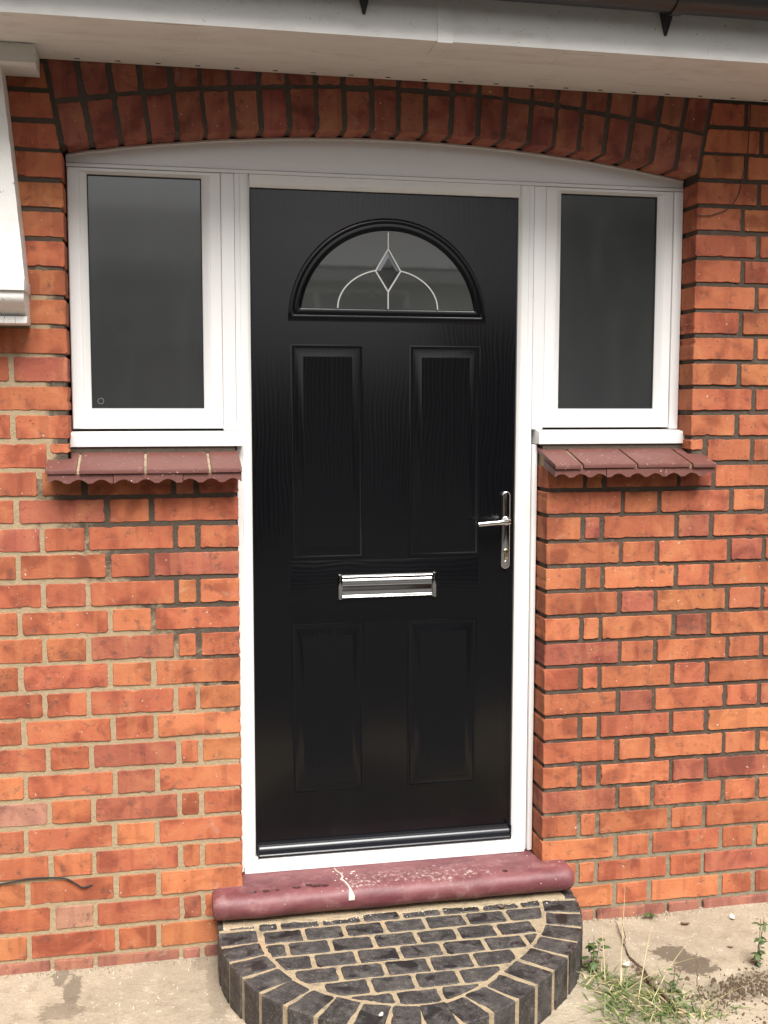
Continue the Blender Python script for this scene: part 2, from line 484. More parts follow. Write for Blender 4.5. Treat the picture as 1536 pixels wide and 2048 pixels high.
def outline(poly, r, step=0.0125, jit=0.0007, rad=0.0035):
    """densify and roughen a brick's outline; corners knocked off"""
    out = []
    n = len(poly)
    for i in range(n):
        a, b = Vector(poly[i]), Vector(poly[(i + 1) % n])
        d = b - a; L = d.length
        if L < 1e-5:
            continue
        d /= L
        nrm = Vector((-d.y, d.x))
        rr = min(rad * r.uniform(0.5, 1.7), L * 0.3)
        k = max(2, int(round((L - 2 * rr) / step)))
        for j in range(k + 1):
            t = rr + (L - 2 * rr) * j / k
            off = r.uniform(-jit, jit) + (0.0005 if 0 < j < k else 0.0)
            if r.random() < 0.045:
                off += r.uniform(0.001, 0.0038)
            out.append(a + d * t + nrm * off)
    return out

def brick_geo(b, poly, y0, depth, r, org=(0, 0, 0), jit=0.0007, rad=0.0035, bev=0.0019):
    ol = outline(poly, r, jit=jit, rad=rad)
    cx = sum(p.x for p in ol) / len(ol); cz = sum(p.y for p in ol) / len(ol)
    tx, tz = r.uniform(-0.010, 0.010), r.uniform(-0.012, 0.012)
    yo = r.uniform(-0.0012, 0.0012)
    def yy(x, z, e):
        return y0 + yo + tx * (x - cx) + tz * (z - cz) + e
    inner = []
    for p in ol:
        d = Vector((cx - p.x, cz - p.y)); L = d.length
        bb = bev * r.uniform(0.5, 1.35)
        q = p + d / L * bb
        inner.append((q.x - org[0], yy(q.x, q.y, 0) - org[1], q.y - org[2]))
    mid = [(p.x - org[0], yy(p.x, p.y, bev * 1.1) - org[1], p.y - org[2]) for p in ol]
    back = [(p.x - org[0], y0 + depth - org[1], p.y - org[2]) for p in ol]
    b.loops([back, mid, inner], True, False)

def make_brick(parent, poly, y0, depth, r, col=None, mat='brick', name='brick', **kw):
    cx = sum(p[0] for p in poly) / len(poly); cz = sum(p[1] for p in poly) / len(poly)
    b = MB()
    brick_geo(b, poly, y0, depth, r, (cx, y0, cz), **kw)
    o = b.build(name, mat, parent, loc=(cx, y0, cz), recalc=False)
    o.color = col or brick_colour(r)
    return o

# ------------------------------------------------------------------ dimensions
CO = 0.075                                   # course height
Z0 = 1.235 - 16 * CO                         # a course line close to the ground (0.035)
XL, XR = 0.226, 1.117                        # door opening between the brick piers
WL, WR = -0.218, 1.563                       # wide opening of the side windows
YF = 0.090                                   # face of the white frame
AC = Vector((0.6725, -2.83)); AR = 5.130      # arch centre and intrados radius
def arch_z(x, R=AR):
    return AC.y + math.sqrt(R * R - (x - AC.x) ** 2)
A0 = math.asin((WL - AC.x) / AR); A1 = math.asin((WR - AC.x) / AR)
def skew_x(z, side):
    a = A0 if side < 0 else A1
    return AC.x + (z - AC.y) * math.tan(a)
ZTOP = 2.60

# ------------------------------------------------------------------ ground
def ground():
    xs = [-60, -30, -15, -8, -4, -2.5] + [-1.6 + 0.05 * i for i in range(90)] + [3.5, 5, 8, 15, 30, 60]
    ys = [-80, -40, -20, -10, -6, -4, -3, -2.2] + [-1.6 + 0.05 * i for i in range(36)] + [0.6, 2, 10, 40]
    b = MB()
    vs = []
    for y in ys:
        for x in xs:
            near = max(0.0, 1 - max(abs(x - 0.6) / 2.4, abs(y + 0.5) / 1.4)) if y < 0.2 else 0
            z = near * 0.010 * (noise.noise(Vector((x * 3.1, y * 3.1, 0.3))) + 0.6 * noise.noise(Vector((x * 9, y * 9, 2.3))))
            z += 0.006 * max(0.0, min(1.0, (x - 1.2) / 0.8)) * near
            vs.append((x, y, z))
    W = len(xs)
    fs = [(j * W + i, j * W + i + 1, (j + 1) * W + i + 1, (j + 1) * W + i) for j in range(len(ys) - 1) for i in range(W - 1)]
    b.add(vs, fs)
    return tag(b.build('ground', 'ground', smooth=True), kind='structure')
ground()

drive = MB(); drive.add([(-40, -60, 0.012), (40, -60, 0.012), (40, -1.15, 0.012), (-40, -1.15, 0.012)], [(0, 1, 2, 3)])  # dark sheet added out of view, cuts bounce onto soffit and door
tag(drive.build('added_dark_drive', 'added_tarmac'), kind='structure')
inner = MB(); inner.box(-2.4, 3.8, 0.225, 0.40, 0.0, 2.75)  # slab added behind the front, stops light leaking through gaps
tag(inner.build('light_leak_slab', 'shell'), kind='structure')

# ------------------------------------------------------------------ walls
S, HD, CL = 0.2275, 0.1095, 0.060           # stretcher, header, closer pitches (each including a joint)
# flemish bond measured from the door reveal outwards
def row_spans(kind, total):
    out, t = [], 0.0
    seq = [('h', 0.1145), ('c', CL)] if kind == 'A' else []
    for _, w in seq:
        out.append((t, t + w)); t += w
    k = 0
    while t < total:
        w = 0.2345 if k % 2 == 0 else 0.1145
        out.append((t, t + w)); t += w; k += 1
    return out

def build_wall(side):
    r = random.Random(5 if side < 0 else 9)
    if side < 0:
        root = thing('brick_wall', 'orange red brick wall left of the black door, sandy mortar, white bracket above', 'wall')
        mm = 'm_left'
    else:
        root = thing('brick_wall', 'orange red brick wall right of the black door, dark grey mortar joints', 'wall')
        mm = 'm_right'
    xd = XL if side < 0 else XR
    xw = WL if side < 0 else WR
    far = MB()
    rec = 0.0030 if side < 0 else 0.0046
    # mortar body
    g = 0.006
    sx = side
    xe = -2.3 if side < 0 else 3.7
    P = [(xd + sx * g, 0.0), (xd + sx * g, 1.375), (xw + sx * g, 1.375), (xw + sx * g, arch_z(xw) + 0.002), (xw - sx * 0.004, arch_z(xw) + 0.006)]
    P += [(skew_x(ZTOP, side) - sx * 0.004, ZTOP), (xe, ZTOP), (xe, 0.0)]
    if side < 0:
        P = P[::-1]
    P = P[::-1]
    b = MB(); b.prism(P, rec, 0.20)
    tag(b.build('mortar', mm, root))
    for k in range(-1, 33):
        za, zb = Z0 + CO * k, Z0 + CO * (k + 1)
        zlo, zhi = max(za, -0.03) + JT * r.uniform(0.75, 1.15), zb - JT * r.uniform(0.75, 1.15)
        zm = 0.5 * (za + zb)
        if zlo > ZTOP:
            break
        kind = 'A' if (16 - k) % 2 == 1 else 'B'
        upper = zm > 1.40
        if upper:
            x0 = xw
            if side > 0:
                seqA = [0.150, 0.1145] if kind == 'A' else [0.200]
            else:
                seqA = [0.142] if kind == 'A' else [0.2345]
            spans, t = [], 0.0
            for w in seqA:
                spans.append((t, t + w)); t += w
            q = 0
            while t < 2.4:
                w = 0.2345 if (q % 2 == 0) == (kind == 'A') else 0.1145
                spans.append((t, t + w)); t += w; q += 1
        else:
            x0 = xd
            spans = row_spans(kind, 2.3)
            if k == 16 - 1 and False:
                pass
        wob = r.uniform(-0.003, 0.003)
        for n, (s0, s1) in enumerate(spans):
            a = s0 + (0.0 if n == 0 else JT * r.uniform(0.8, 1.25) + wob)
            c = s1 - JT * r.uniform(0.8, 1.25) + wob
            xa, xb = x0 + side * a, x0 + side * c
            lo, hi = min(xa, xb), max(xa, xb)
            if hi < -2.25 or lo > 3.65:
                continue
            zl, zh = zlo + r.uniform(-0.0012, 0.0012), zhi + r.uniform(-0.0012, 0.0012)
            # cut round the tile sills
            if 1.385 < zm < 1.46:
                if (side < 0 and hi > WL - 0.055) or (side > 0 and lo < WR + 0.045):
                    if side < 0:
                        poly = [(WL - 0.052, zl), (WL - 0.052, zh)]
                        if lo < WL - 0.06:
                            poly = [(lo, zl), (WL - 0.060, zl), (WL - 0.060, zh), (lo, zh)]
                            make_brick(root, poly, 0.0, 0.06, r)
                        poly = [(WL - 0.050, 1.428), (WL - 0.001, 1.428), (WL - 0.001, zh), (WL - 0.050, zh)]
                        make_brick(root, poly, 0.0, 0.12, r)
                    else:
                        poly = [(WR + 0.001, 1.424), (WR + 0.040, 1.424), (WR + 0.040, zh), (WR + 0.001, zh)]
                        make_brick(root, poly, 0.0, 0.12, r)
                        if hi > WR + 0.065:
                            make_brick(root, [(WR + 0.056, zl), (hi, zl), (hi, zh), (WR + 0.056, zh)], 0.0, 0.06, r)
                    continue
            poly = [(lo, zl), (hi, zl), (hi, zh), (lo, zh)]
            dep = 0.035
            if n == 0:
                dep = 0.13
                if upper and zh > arch_z(xw) - 0.01:          # skewback cut
                    f = 0.0065
                    e = side * f
                    zs = arch_z(xw) + 0.002
                    if zl >= zs - 0.02:
                        if side < 0:
                            poly = [(lo, zl), (skew_x(zl, -1) - f, zl), (skew_x(zh, -1) - f, zh), (lo, zh)]
                        else:
                            poly = [(skew_x(zl, 1) + f, zl), (hi, zl), (hi, zh), (skew_x(zh, 1) + f, zh)]
                        if poly[1][0] - poly[0][0] < 0.02:
                            continue
                elif upper and zh > arch_z(xw) - 0.06 and False:
                    pass
            elif upper and zm > arch_z(xw):
                sk = skew_x(zh, side)
                if side < 0 and hi > sk - 0.01:
                    hi2 = sk - 0.0065
                    if hi2 - lo < 0.02: continue
                    poly = [(lo, zl), (skew_x(zl, -1) - 0.0065, zl), (hi2, zh), (lo, zh)]
                if side > 0 and lo < sk + 0.01:
                    lo2 = sk + 0.0065
                    if hi - lo2 < 0.02: continue
                    poly = [(skew_x(zl, 1) + 0.0065, zl), (hi, zl), (hi, zh), (lo2, zh)]
            # the foot of the wall is sunk below the path
            if zh < 0.02:
                continue
            if zl < 0 and zh < 0.05:
                poly = [(p[0], max(p[1], -0.02)) for p in poly]
            inview = -0.95 < 0.5 * (lo + hi) < 2.30 and zl < 2.47
            if inview:
                col = None
                if k <= -1:
                    f = r.uniform(0.85, 1.05)
                    col = (0.33 * f, 0.135 * f, 0.095 * f, 1)
                o = make_brick(root, poly, 0.0 if k >= 0 else -0.006, dep, r, col)
            else:
                brick_geo(far, poly, 0.0, 0.03, r)
    fo = far.build('brick_courses', 'brick', root, recalc=False)
    fo.color = (0.44, 0.125, 0.052, 1)
    tag(fo, kind='stuff')
    return root

wall_l = build_wall(-1)
wall_r = build_wall(1)

# arch of two header rings
def build_arch():
    r = random.Random(21)
    root = thing('brick_arch', 'shallow segmental arch of upright red bricks over the white frame', 'arch')
    N = 24
    da = (A1 - A0) / N
    def pt(a, R):
        return (AC.x + R * math.sin(a), AC.y + R * math.cos(a))
    # mortar core
    poly = [pt(A0 + (A1 - A0) * i / 48, AR + 0.006) for i in range(49)]
    poly += [(skew_x(ZTOP, 1) - 0.001, ZTOP), (skew_x(ZTOP, -1) + 0.001, ZTOP)]
    b = MB(); b.prism(poly, 0.0038, 0.20)
    b.build('mortar', 'm_arch', root)
    for ring in range(2):
        Ra = AR + (0.0 if ring == 0 else 0.1185)
        Rb = Ra + 0.1075
        for i in range(N):
            j = r.uniform(-0.06, 0.06) * da
            a0 = A0 + da * i + 0.0056 / Ra * r.uniform(0.8, 1.5)
            a1 = A0 + da * (i + 1) - 0.0056 / Ra * r.uniform(0.8, 1.5)
            ra = Ra + (r.uniform(0.0, 0.003) if ring else 0.0)
            rb = Rb + r.uniform(-0.005, 0.004)
            poly = [pt(a0, ra), pt(a1, ra), pt(a1, rb), pt(a0, rb)]
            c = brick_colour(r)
            c = (c[0] * 0.76, c[1] * 0.80, c[2] * 1.10, 1)  # eaves shade put into the arch brick colour: darker, less orange
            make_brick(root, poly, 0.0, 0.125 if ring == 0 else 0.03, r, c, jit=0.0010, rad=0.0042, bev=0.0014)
    return root
build_arch()

# ------------------------------------------------------------------ white frame with side windows
def ring_frame(outer, innr, prof):
    """mitred frame: prof = [(t, y)], t=0 outer edge, t=1 glass edge"""
    loops = []
    for t, y in prof:
        x0 = outer[0] + (innr[0] - outer[0]) * t; x1 = outer[1] + (innr[1] - outer[1]) * t
        z0 = outer[2] + (innr[2] - outer[2]) * t; z1 = outer[3] + (innr[3] - outer[3]) * t
        loops.append([(x0, y, z0), (x1, y, z0), (x1, y, z1), (x0, y, z1)])
    b = MB(); b.loops(loops, False)
    return b

ZC0, ZC1, ZT = 1.442, 1.484, 2.200
DX0, DX1, DZ0, DZ1 = 0.272, 1.053, 0.236, 2.156       # visible door leaf
def build_frame():
    root = thing('door_frame', 'white plastic door frame with two side windows and arched head', 'door frame')
    # arched head panel
    n = 40
    x0, x1 = WL + 0.002, WR - 0.000
    poly = [(x0, ZT + 0.0015), (x1, ZT + 0.0015)] + [(x1 + (x0 - x1) * i / n, arch_z(x1 + (x0 - x1) * i / n) - 0.0005) for i in range(n + 1)]
    b = MB(); b.prism(poly, YF + 0.003, 0.16)
    b.build('arch_panel', 'upvc', root)
    b = MB()
    b.tube([(x, YF - 0.001 + 0.0012 * noise.noise(Vector((x * 30, 0, 0))), arch_z(x) - 0.003 + 0.0016 * noise.noise(Vector((x * 22, 3, 0)))) for x in [x0 + 0.002 + (x1 - x0 - 0.004) * i / 120 for i in range(121)]], 0.0042, 6)
    b.build('sealant_bead', 'lip', root, smooth=True)
    # thin moulding line under the panel
    B('head_trim', 'upvc', root, x0, x1, YF - 0.001, 0.15, ZT - 0.010, ZT, 0.002)
    # door head
    pr = [(0, YF), (0.62, YF), (0.72, YF + 0.002), (1, YF + 0.011)]
    b = MB()
    b.extrude_x([(0.15, ZT - 0.011), (YF, ZT - 0.011), (YF, DZ1 + 0.012), (YF + 0.002, DZ1 + 0.008), (YF + 0.010, DZ1 + 0.000), (0.15, DZ1)], DX0, DX1)
    b.build('door_head', 'upvc', root, smooth=True)
    # door jambs: extrude along z
    def jamb(xo, xi, z0, z1, nm='door_jamb'):
        s = 1 if xi > xo else -1
        prof = [(xo, 0.15), (xo, YF), (xo + s * abs(xi - xo) * 0.30, YF), (xo + s * abs(xi - xo) * 0.34, YF + 0.002), (xo + s * abs(xi - xo) * 0.38, YF), (xi - s * 0.010, YF), (xi - s * 0.007, YF + 0.002), (xi, YF + 0.010), (xi, 0.15)]
        m = len(prof)
        bb = MB()
        bb.loops([[(x, y, z0) for x, y in prof], [(x, y, z1) for x, y in prof]], True, True)
        return bb.build(nm, 'upvc', root, smooth=True)
    jamb(XL + 0.004, DX0, 0.198, ZT - 0.011)
    jamb(1.0965, DX1, 0.198, ZT - 0.011)
    # cover trim on the right of the door, below the window
    B('cover_trim', 'upvc', root, 1.0985, XR - 0.003, YF - 0.010, 0.15, 0.198, ZC0 - 0.002, 0.004)
    # threshold
    b = MB()
    b.extrude_x([(0.15, 0.197), (YF - 0.012, 0.197), (YF - 0.012, 0.214), (YF - 0.004, 0.2165), (YF - 0.003, 0.219), (YF - 0.003, 0.233), (YF + 0.010, DZ0), (0.15, DZ0)], DX0 - 0.0335, DX1 + 0.035)
    b.build('threshold_bar', 'upvc', root, smooth=True)
    # mullions between door and side windows
    B('mullion', 'upvc', root, 0.1932, XL + 0.0034, YF - 0.0012, 0.15, ZC1, ZT - 0.011, 0.003)
    B('mullion', 'upvc', root, 1.0972, 1.1318, YF - 0.0012, 0.15, ZC1, ZT - 0.011, 0.003)
    # side windows
    for side, outer, glass in ((-1, (WL + 0.003, 0.1926, ZC1 + 0.006, ZT - 0.0115), (-0.164, 0.141, 1.545, 2.174)),
                               (1, (1.1325, 1.533, ZC1 + 0.006, ZT - 0.0115), (1.184, 1.487, 1.545, 2.174))):
        w = ring_frame(outer, glass, [(0, 0.15), (0, YF + 0.003), (0.05, YF), (0.58, YF), (0.62, YF + 0.002), (0.66, YF + 0.001), (0.93, YF + 0.010), (1.0, YF + 0.014), (1.0, YF + 0.024)]).build('side_window', 'upvc', root, smooth=True)
        B('pane', 'frost', w, glass[0] - 0.004, glass[1] + 0.004, YF + 0.020, YF + 0.036, glass[2] - 0.004, glass[3] + 0.004, 0.0)
        gk = ring_frame((glass[0] - 0.001, glass[1] + 0.001, glass[2] - 0.001, glass[3] + 0.001), (glass[0] + 0.0028, glass[1] - 0.0028, glass[2] + 0.0028, glass[3] - 0.0028),
                        [(0, YF + 0.018), (0, YF + 0.0155), (1, YF + 0.0165), (1, YF + 0.0205)])
        gk.build('gasket', 'rubber', w)
        if side < 0:
            bb = MB(); cx, cz, R = -0.140, 1.566, 0.0085
            seg = 28
            bb.loops([[(cx + rr * math.cos(2 * math.pi * s / seg), YF + 0.0194, cz + rr * math.sin(2 * math.pi * s / seg)) for s in range(seg)] for rr in (R, R - 0.0016)], False)
            bb.build('ring_mark', 'ring', w)
    B('frame_trim', 'upvc', root, 1.5338, WR - 0.001, YF - 0.004, 0.15, ZC1 + 0.001, ZT - 0.0115, 0.003)
    # cills
    for x0, x1 in ((WL - 0.001, 0.2445), (1.1085, WR + 0.012)):
        b = MB()
        b.extrude_x([(0.15, ZC0), (0.052, ZC0), (0.052, ZC0 + 0.034), (0.056, ZC0 + 0.037), (YF - 0.004, ZC1 - 0.001), (0.15, ZC1 - 0.001)], x0, x1)
        ci = b.build('window_cill', 'upvc', root, smooth=True, bevel=0.0012)
        e0, e1 = (x0 - 0.0022, x0 + 0.0005) if x0 < 0 else (x1 - 0.0005, x1 + 0.0022)
        B('end_cap', 'upvc', ci, e0, e1, 0.051, 0.12, ZC0 - 0.001, ZC0 + 0.0385, 0.001)
    return root
build_frame()

# ------------------------------------------------------------------ door leaf
YD = 0.104
def rect_loop(x0, x1, z0, z1, o, y):
    return [(x0 + o, y, z0 + o), (x1 - o, y, z0 + o), (x1 - o, y, z1 - o), (x0 + o, y, z1 - o)]

def build_door():
    root = thing('front_door', 'black woodgrain panelled front door with half round glazed light', 'door')
    FX, FZ, FR = 0.6675, 1.795, 0.290          # fanlight centre and outer radius
    # slab with a half-round hole is built as a front skin of strips
    B('leaf', 'door', root, DX0 + 0.0025, DX1 - 0.0025, YD, 0.148, DZ0 + 0.003, DZ1 - 0.0025, 0.0015)
    # middle rail skin (horizontal grain)
    B('middle_rail', 'rail', root, 0.381, 0.942, YD - 0.0016, YD + 0.004, 0.928, 1.1065, 0.0008)
    for x0, x1, z0, z1 in ((0.384, 0.594, 1.113, 1.727), (0.729, 0.942, 1.113, 1.727), (0.381, 0.595, 0.415, 0.922), (0.727, 0.939, 0.415, 0.922)):
        b = MB()
        prof = [(0, YD + 0.002), (0.0, YD - 0.0016), (0.003, YD - 0.0028), (0.006, YD - 0.0022), (0.0085, YD - 0.0004), (0.011, YD - 0.0004), (0.033, YD - 0.0100), (0.036, YD - 0.0100)]
        b.loops([rect_loop(x0, x1, z0, z1, o, y) for o, y in prof], True)
        b.build('panel', 'door', root, smooth=True)
    # half-round glazing
    def half(o, y, n=40):
        R = FR - o; zb = FZ - 0.002 + o
        a = math.asin(min(1, (zb - FZ) / R))
        return [(FX + R * math.cos(a + (math.pi - 2 * a) * i / n), y, FZ + R * math.sin(a + (math.pi - 2 * a) * i / n)) for i in range(n + 1)]
    b = MB()
    prof = [(0, YD + 0.002), (0, YD - 0.002), (0.003, YD - 0.0050), (0.009, YD - 0.0065), (0.014, YD - 0.0055), (0.0165, YD - 0.0038), (0.023, YD - 0.0050), (0.029, YD - 0.0046), (0.0375, YD + 0.0005)]
    b.loops([half(o, y) for o, y in prof], False)
    fr = b.build('fanlight_frame', 'gloss', root, smooth=True)
    fr.data.materials[0] = M['door']
    b = MB(); L0 = half(0.036, YD - 0.0030); L1 = half(0.036, YD + 0.001)
    b.loops([L1, L0], True)
    pane = b.build('fanlight_pane', 'fan', fr)
    yl = YD - 0.0045
    def came(pts, r=0.0022):
        bb = MB(); bb.tube(pts, r, 6)
        return bb.build('lead_came', 'lead', fr, smooth=True)
    dt, dbm, dl, dr = (0.665, 1.998), (0.665, 1.878), (0.6285, 1.936), (0.7015, 1.936)
    zb = FZ + 0.0345
    came([(0.665, yl, 2.045), (0.665, yl, dt[1])])
    came([(0.665, yl, dbm[1]), (0.665, yl, zb)])
    for a, c in ((dt, dl), (dl, dbm), (dbm, dr), (dr, dt)):
        came([(a[0], yl, a[1]), (c[0], yl, c[1])], 0.0024)
    for s in (-1, 1):
        a0 = math.acos(0.0365 / 0.146)
        came([(0.665 + s * 0.146 * math.cos(a0 * (1 - i / 16)), yl, zb + 0.1075 * math.sin(a0 * (1 - i / 16)) / math.sin(a0)) for i in range(17)])
    b = MB()
    def dia(f, y):
        return [(0.665 + (p[0] - 0.665) * f, y, 1.937 + (p[1] - 1.937) * f) for p in (dbm, dr, dt, dl)]
    b.loops([dia(0.97, YD - 0.0032), dia(0.62, YD - 0.0075)], True)
    b.build('bevelled_diamond', 'bevel', fr)
    # weather bar
    b = MB()
    prof = [(YD + 0.002, 0.2385), (YD - 0.010, 0.2385), (YD - 0.021, 0.241), (YD - 0.0215, 0.2445), (YD - 0.019, 0.247)]
    prof += [(YD - 0.019 + 0.014 * (1 - math.cos(t)) , 0.247 + 0.024 * math.sin(t)) for t in [math.pi / 2 * i / 7 for i in range(1, 8)]]
    prof += [(YD - 0.0045, 0.279), (YD + 0.002, 0.2795)]
    b.extrude_x(prof, 0.282, 1.044)
    b.build('weather_bar', 'gloss', root, smooth=True)
    B('weather_bar_end', 'gloss', root, 0.2775, 0.2815, YD - 0.022, YD + 0.002, 0.238, 0.280, 0.001)
    B('weather_bar_end', 'gloss', root, 1.0445, 1.0485, YD - 0.022, YD + 0.002, 0.238, 0.280, 0.001)
    # letter plate
    lx0, lx1, lz0, lz1 = 0.518, 0.8105, 0.994, 1.0645
    lp = B('letter_plate', 'chrome', root, lx0 + 0.010, lx1 - 0.010, YD - 0.0045, YD + 0.001, lz0 + 0.002, lz1 - 0.002, 0.001)
    for za, zb_ in ((lz0 + 0.001, lz0 + 0.007), (lz1 - 0.009, lz1 - 0.001)):
        b = MB()
        m = 8
        prof = [(YD - 0.004 - 0.0075 * math.sin(math.pi * i / m), za + (zb_ - za) * i / m) for i in range(m + 1)]
        b.extrude_x(prof + [(YD, zb_), (YD, za)], lx0 + 0.0115, lx1 - 0.0115)
        b.build('plate_rail', 'chrome', lp, smooth=True)
    b = MB()
    b.extrude_x([(YD - 0.0055, lz0 + 0.0085), (YD - 0.0068, lz0 + 0.010), (YD - 0.0074, lz0 + 0.037), (YD - 0.0068, lz0 + 0.039), (YD - 0.0066, lz0 + 0.041), (YD - 0.0076, lz0 + 0.043), (YD - 0.0072, lz0 + 0.054), (YD - 0.0055, lz0 + 0.0565), (YD - 0.003, lz0 + 0.0565), (YD - 0.003, lz0 + 0.0085)], lx0 + 0.013, lx1 - 0.013)
    b.build('flap', 'chrome', lp, smooth=True)
    for xa in (lx0, lx1 - 0.0105):
        B('end_cap', 'chrome', lp, xa, xa + 0.0105, YD - 0.0125, YD + 0.001, lz0 - 0.002, lz1 + 0.002, 0.003)
    # lever handle
    hx, hw, hz0, hz1 = 1.0235, 0.0138, 1.068, 1.3015
    def capsule(o, y, n=10):
        R = hw - o
        pts = [(hx + R * math.cos(math.pi * i / n), y, hz1 - hw + R * math.sin(math.pi * i / n)) for i in range(n + 1)]
        pts += [(hx - R * math.cos(math.pi * i / n), y, hz0 + hw - R * math.sin(math.pi * i / n)) for i in range(n + 1)]
        return pts
    b = MB(); b.loops([capsule(o, y) for o, y in ((0, YD + 0.001), (0, YD - 0.006), (0.0012, YD - 0.0085), (0.003, YD - 0.0095), (0.0045, YD - 0.0098))], True)
    hp = b.build('handle_backplate', 'chrome', root, smooth=True)
    b = MB()
    hz = 1.2135
    path = [(hx + 0.001, YD - 0.009, hz), (hx + 0.001, YD - 0.030, hz), (hx - 0.002, YD - 0.040, hz), (hx - 0.010, YD - 0.046, hz - 0.0002), (hx - 0.03, YD - 0.0465, hz - 0.001), (hx - 0.06, YD - 0.046, hz - 0.003), (hx - 0.0955, YD - 0.045, hz - 0.006)]
    rings = []
    for i, p in enumerate(path):
        p = Vector(p); t = (Vector(path[min(i + 1, 6)]) - Vector(path[max(i - 1, 0)])).normalized()
        upv = Vector((0, 0, 1)); sd = t.cross(upv).normalized(); uu = sd.cross(t)
        ra, rb = (0.0085, 0.0085) if i < 3 else (0.0072, 0.0058)
        rings.append([tuple(p + uu * ra * math.cos(q) + sd * rb * math.sin(q)) for q in [2 * math.pi * s / 14 for s in range(14)]])
    b.loops(rings, True, True)
    b.build('lever', 'chrome', hp, smooth=True)
    b = MB()
    b.loops([[(hx + R * math.cos(q), y, hz + R * math.sin(q)) for q in [2 * math.pi * s / 20 for s in range(20)]] for R, y in ((0.0135, YD - 0.009), (0.0135, YD - 0.013), (0.0118, YD - 0.0145), (0.0095, YD - 0.0148))], True)
    b.build('lever_rose', 'chrome', hp, smooth=True)
    b = MB()
    pts = lambda o, y: [(hx + (0.0082 - o) * math.cos(q), y, 1.1215 + (0.0082 - o) * math.sin(q)) for q in [-1.0 + (math.pi + 2.0) * s / 14 for s in range(15)]] + [(hx - 0.0048 + o, y, 1.098 + o), (hx + 0.0048 - o, y, 1.098 + o)]
    b.loops([pts(0, YD - 0.009), pts(0, YD - 0.0135), pts(0.001, YD - 0.0142)], True)
    cy = b.build('lock_cylinder', 'brass', hp, smooth=True)
    B('keyhole', 'rubber', cy, hx - 0.0008, hx + 0.0008, YD - 0.0147, YD - 0.0135, 1.1165, 1.1265, 0)
    for zz in (1.090, 1.286):
        b = MB()
        b.loops([[(hx + R * math.cos(q), y, zz + R * math.sin(q)) for q in [2 * math.pi * s / 12 for s in range(12)]] for R, y in ((0.0036, YD - 0.0095), (0.0036, YD - 0.0106), (0.0028, YD - 0.0112))], True)
        if zz < 1.2:
            b.build('screw', 'chrome', hp, smooth=True)
    return root
build_door()

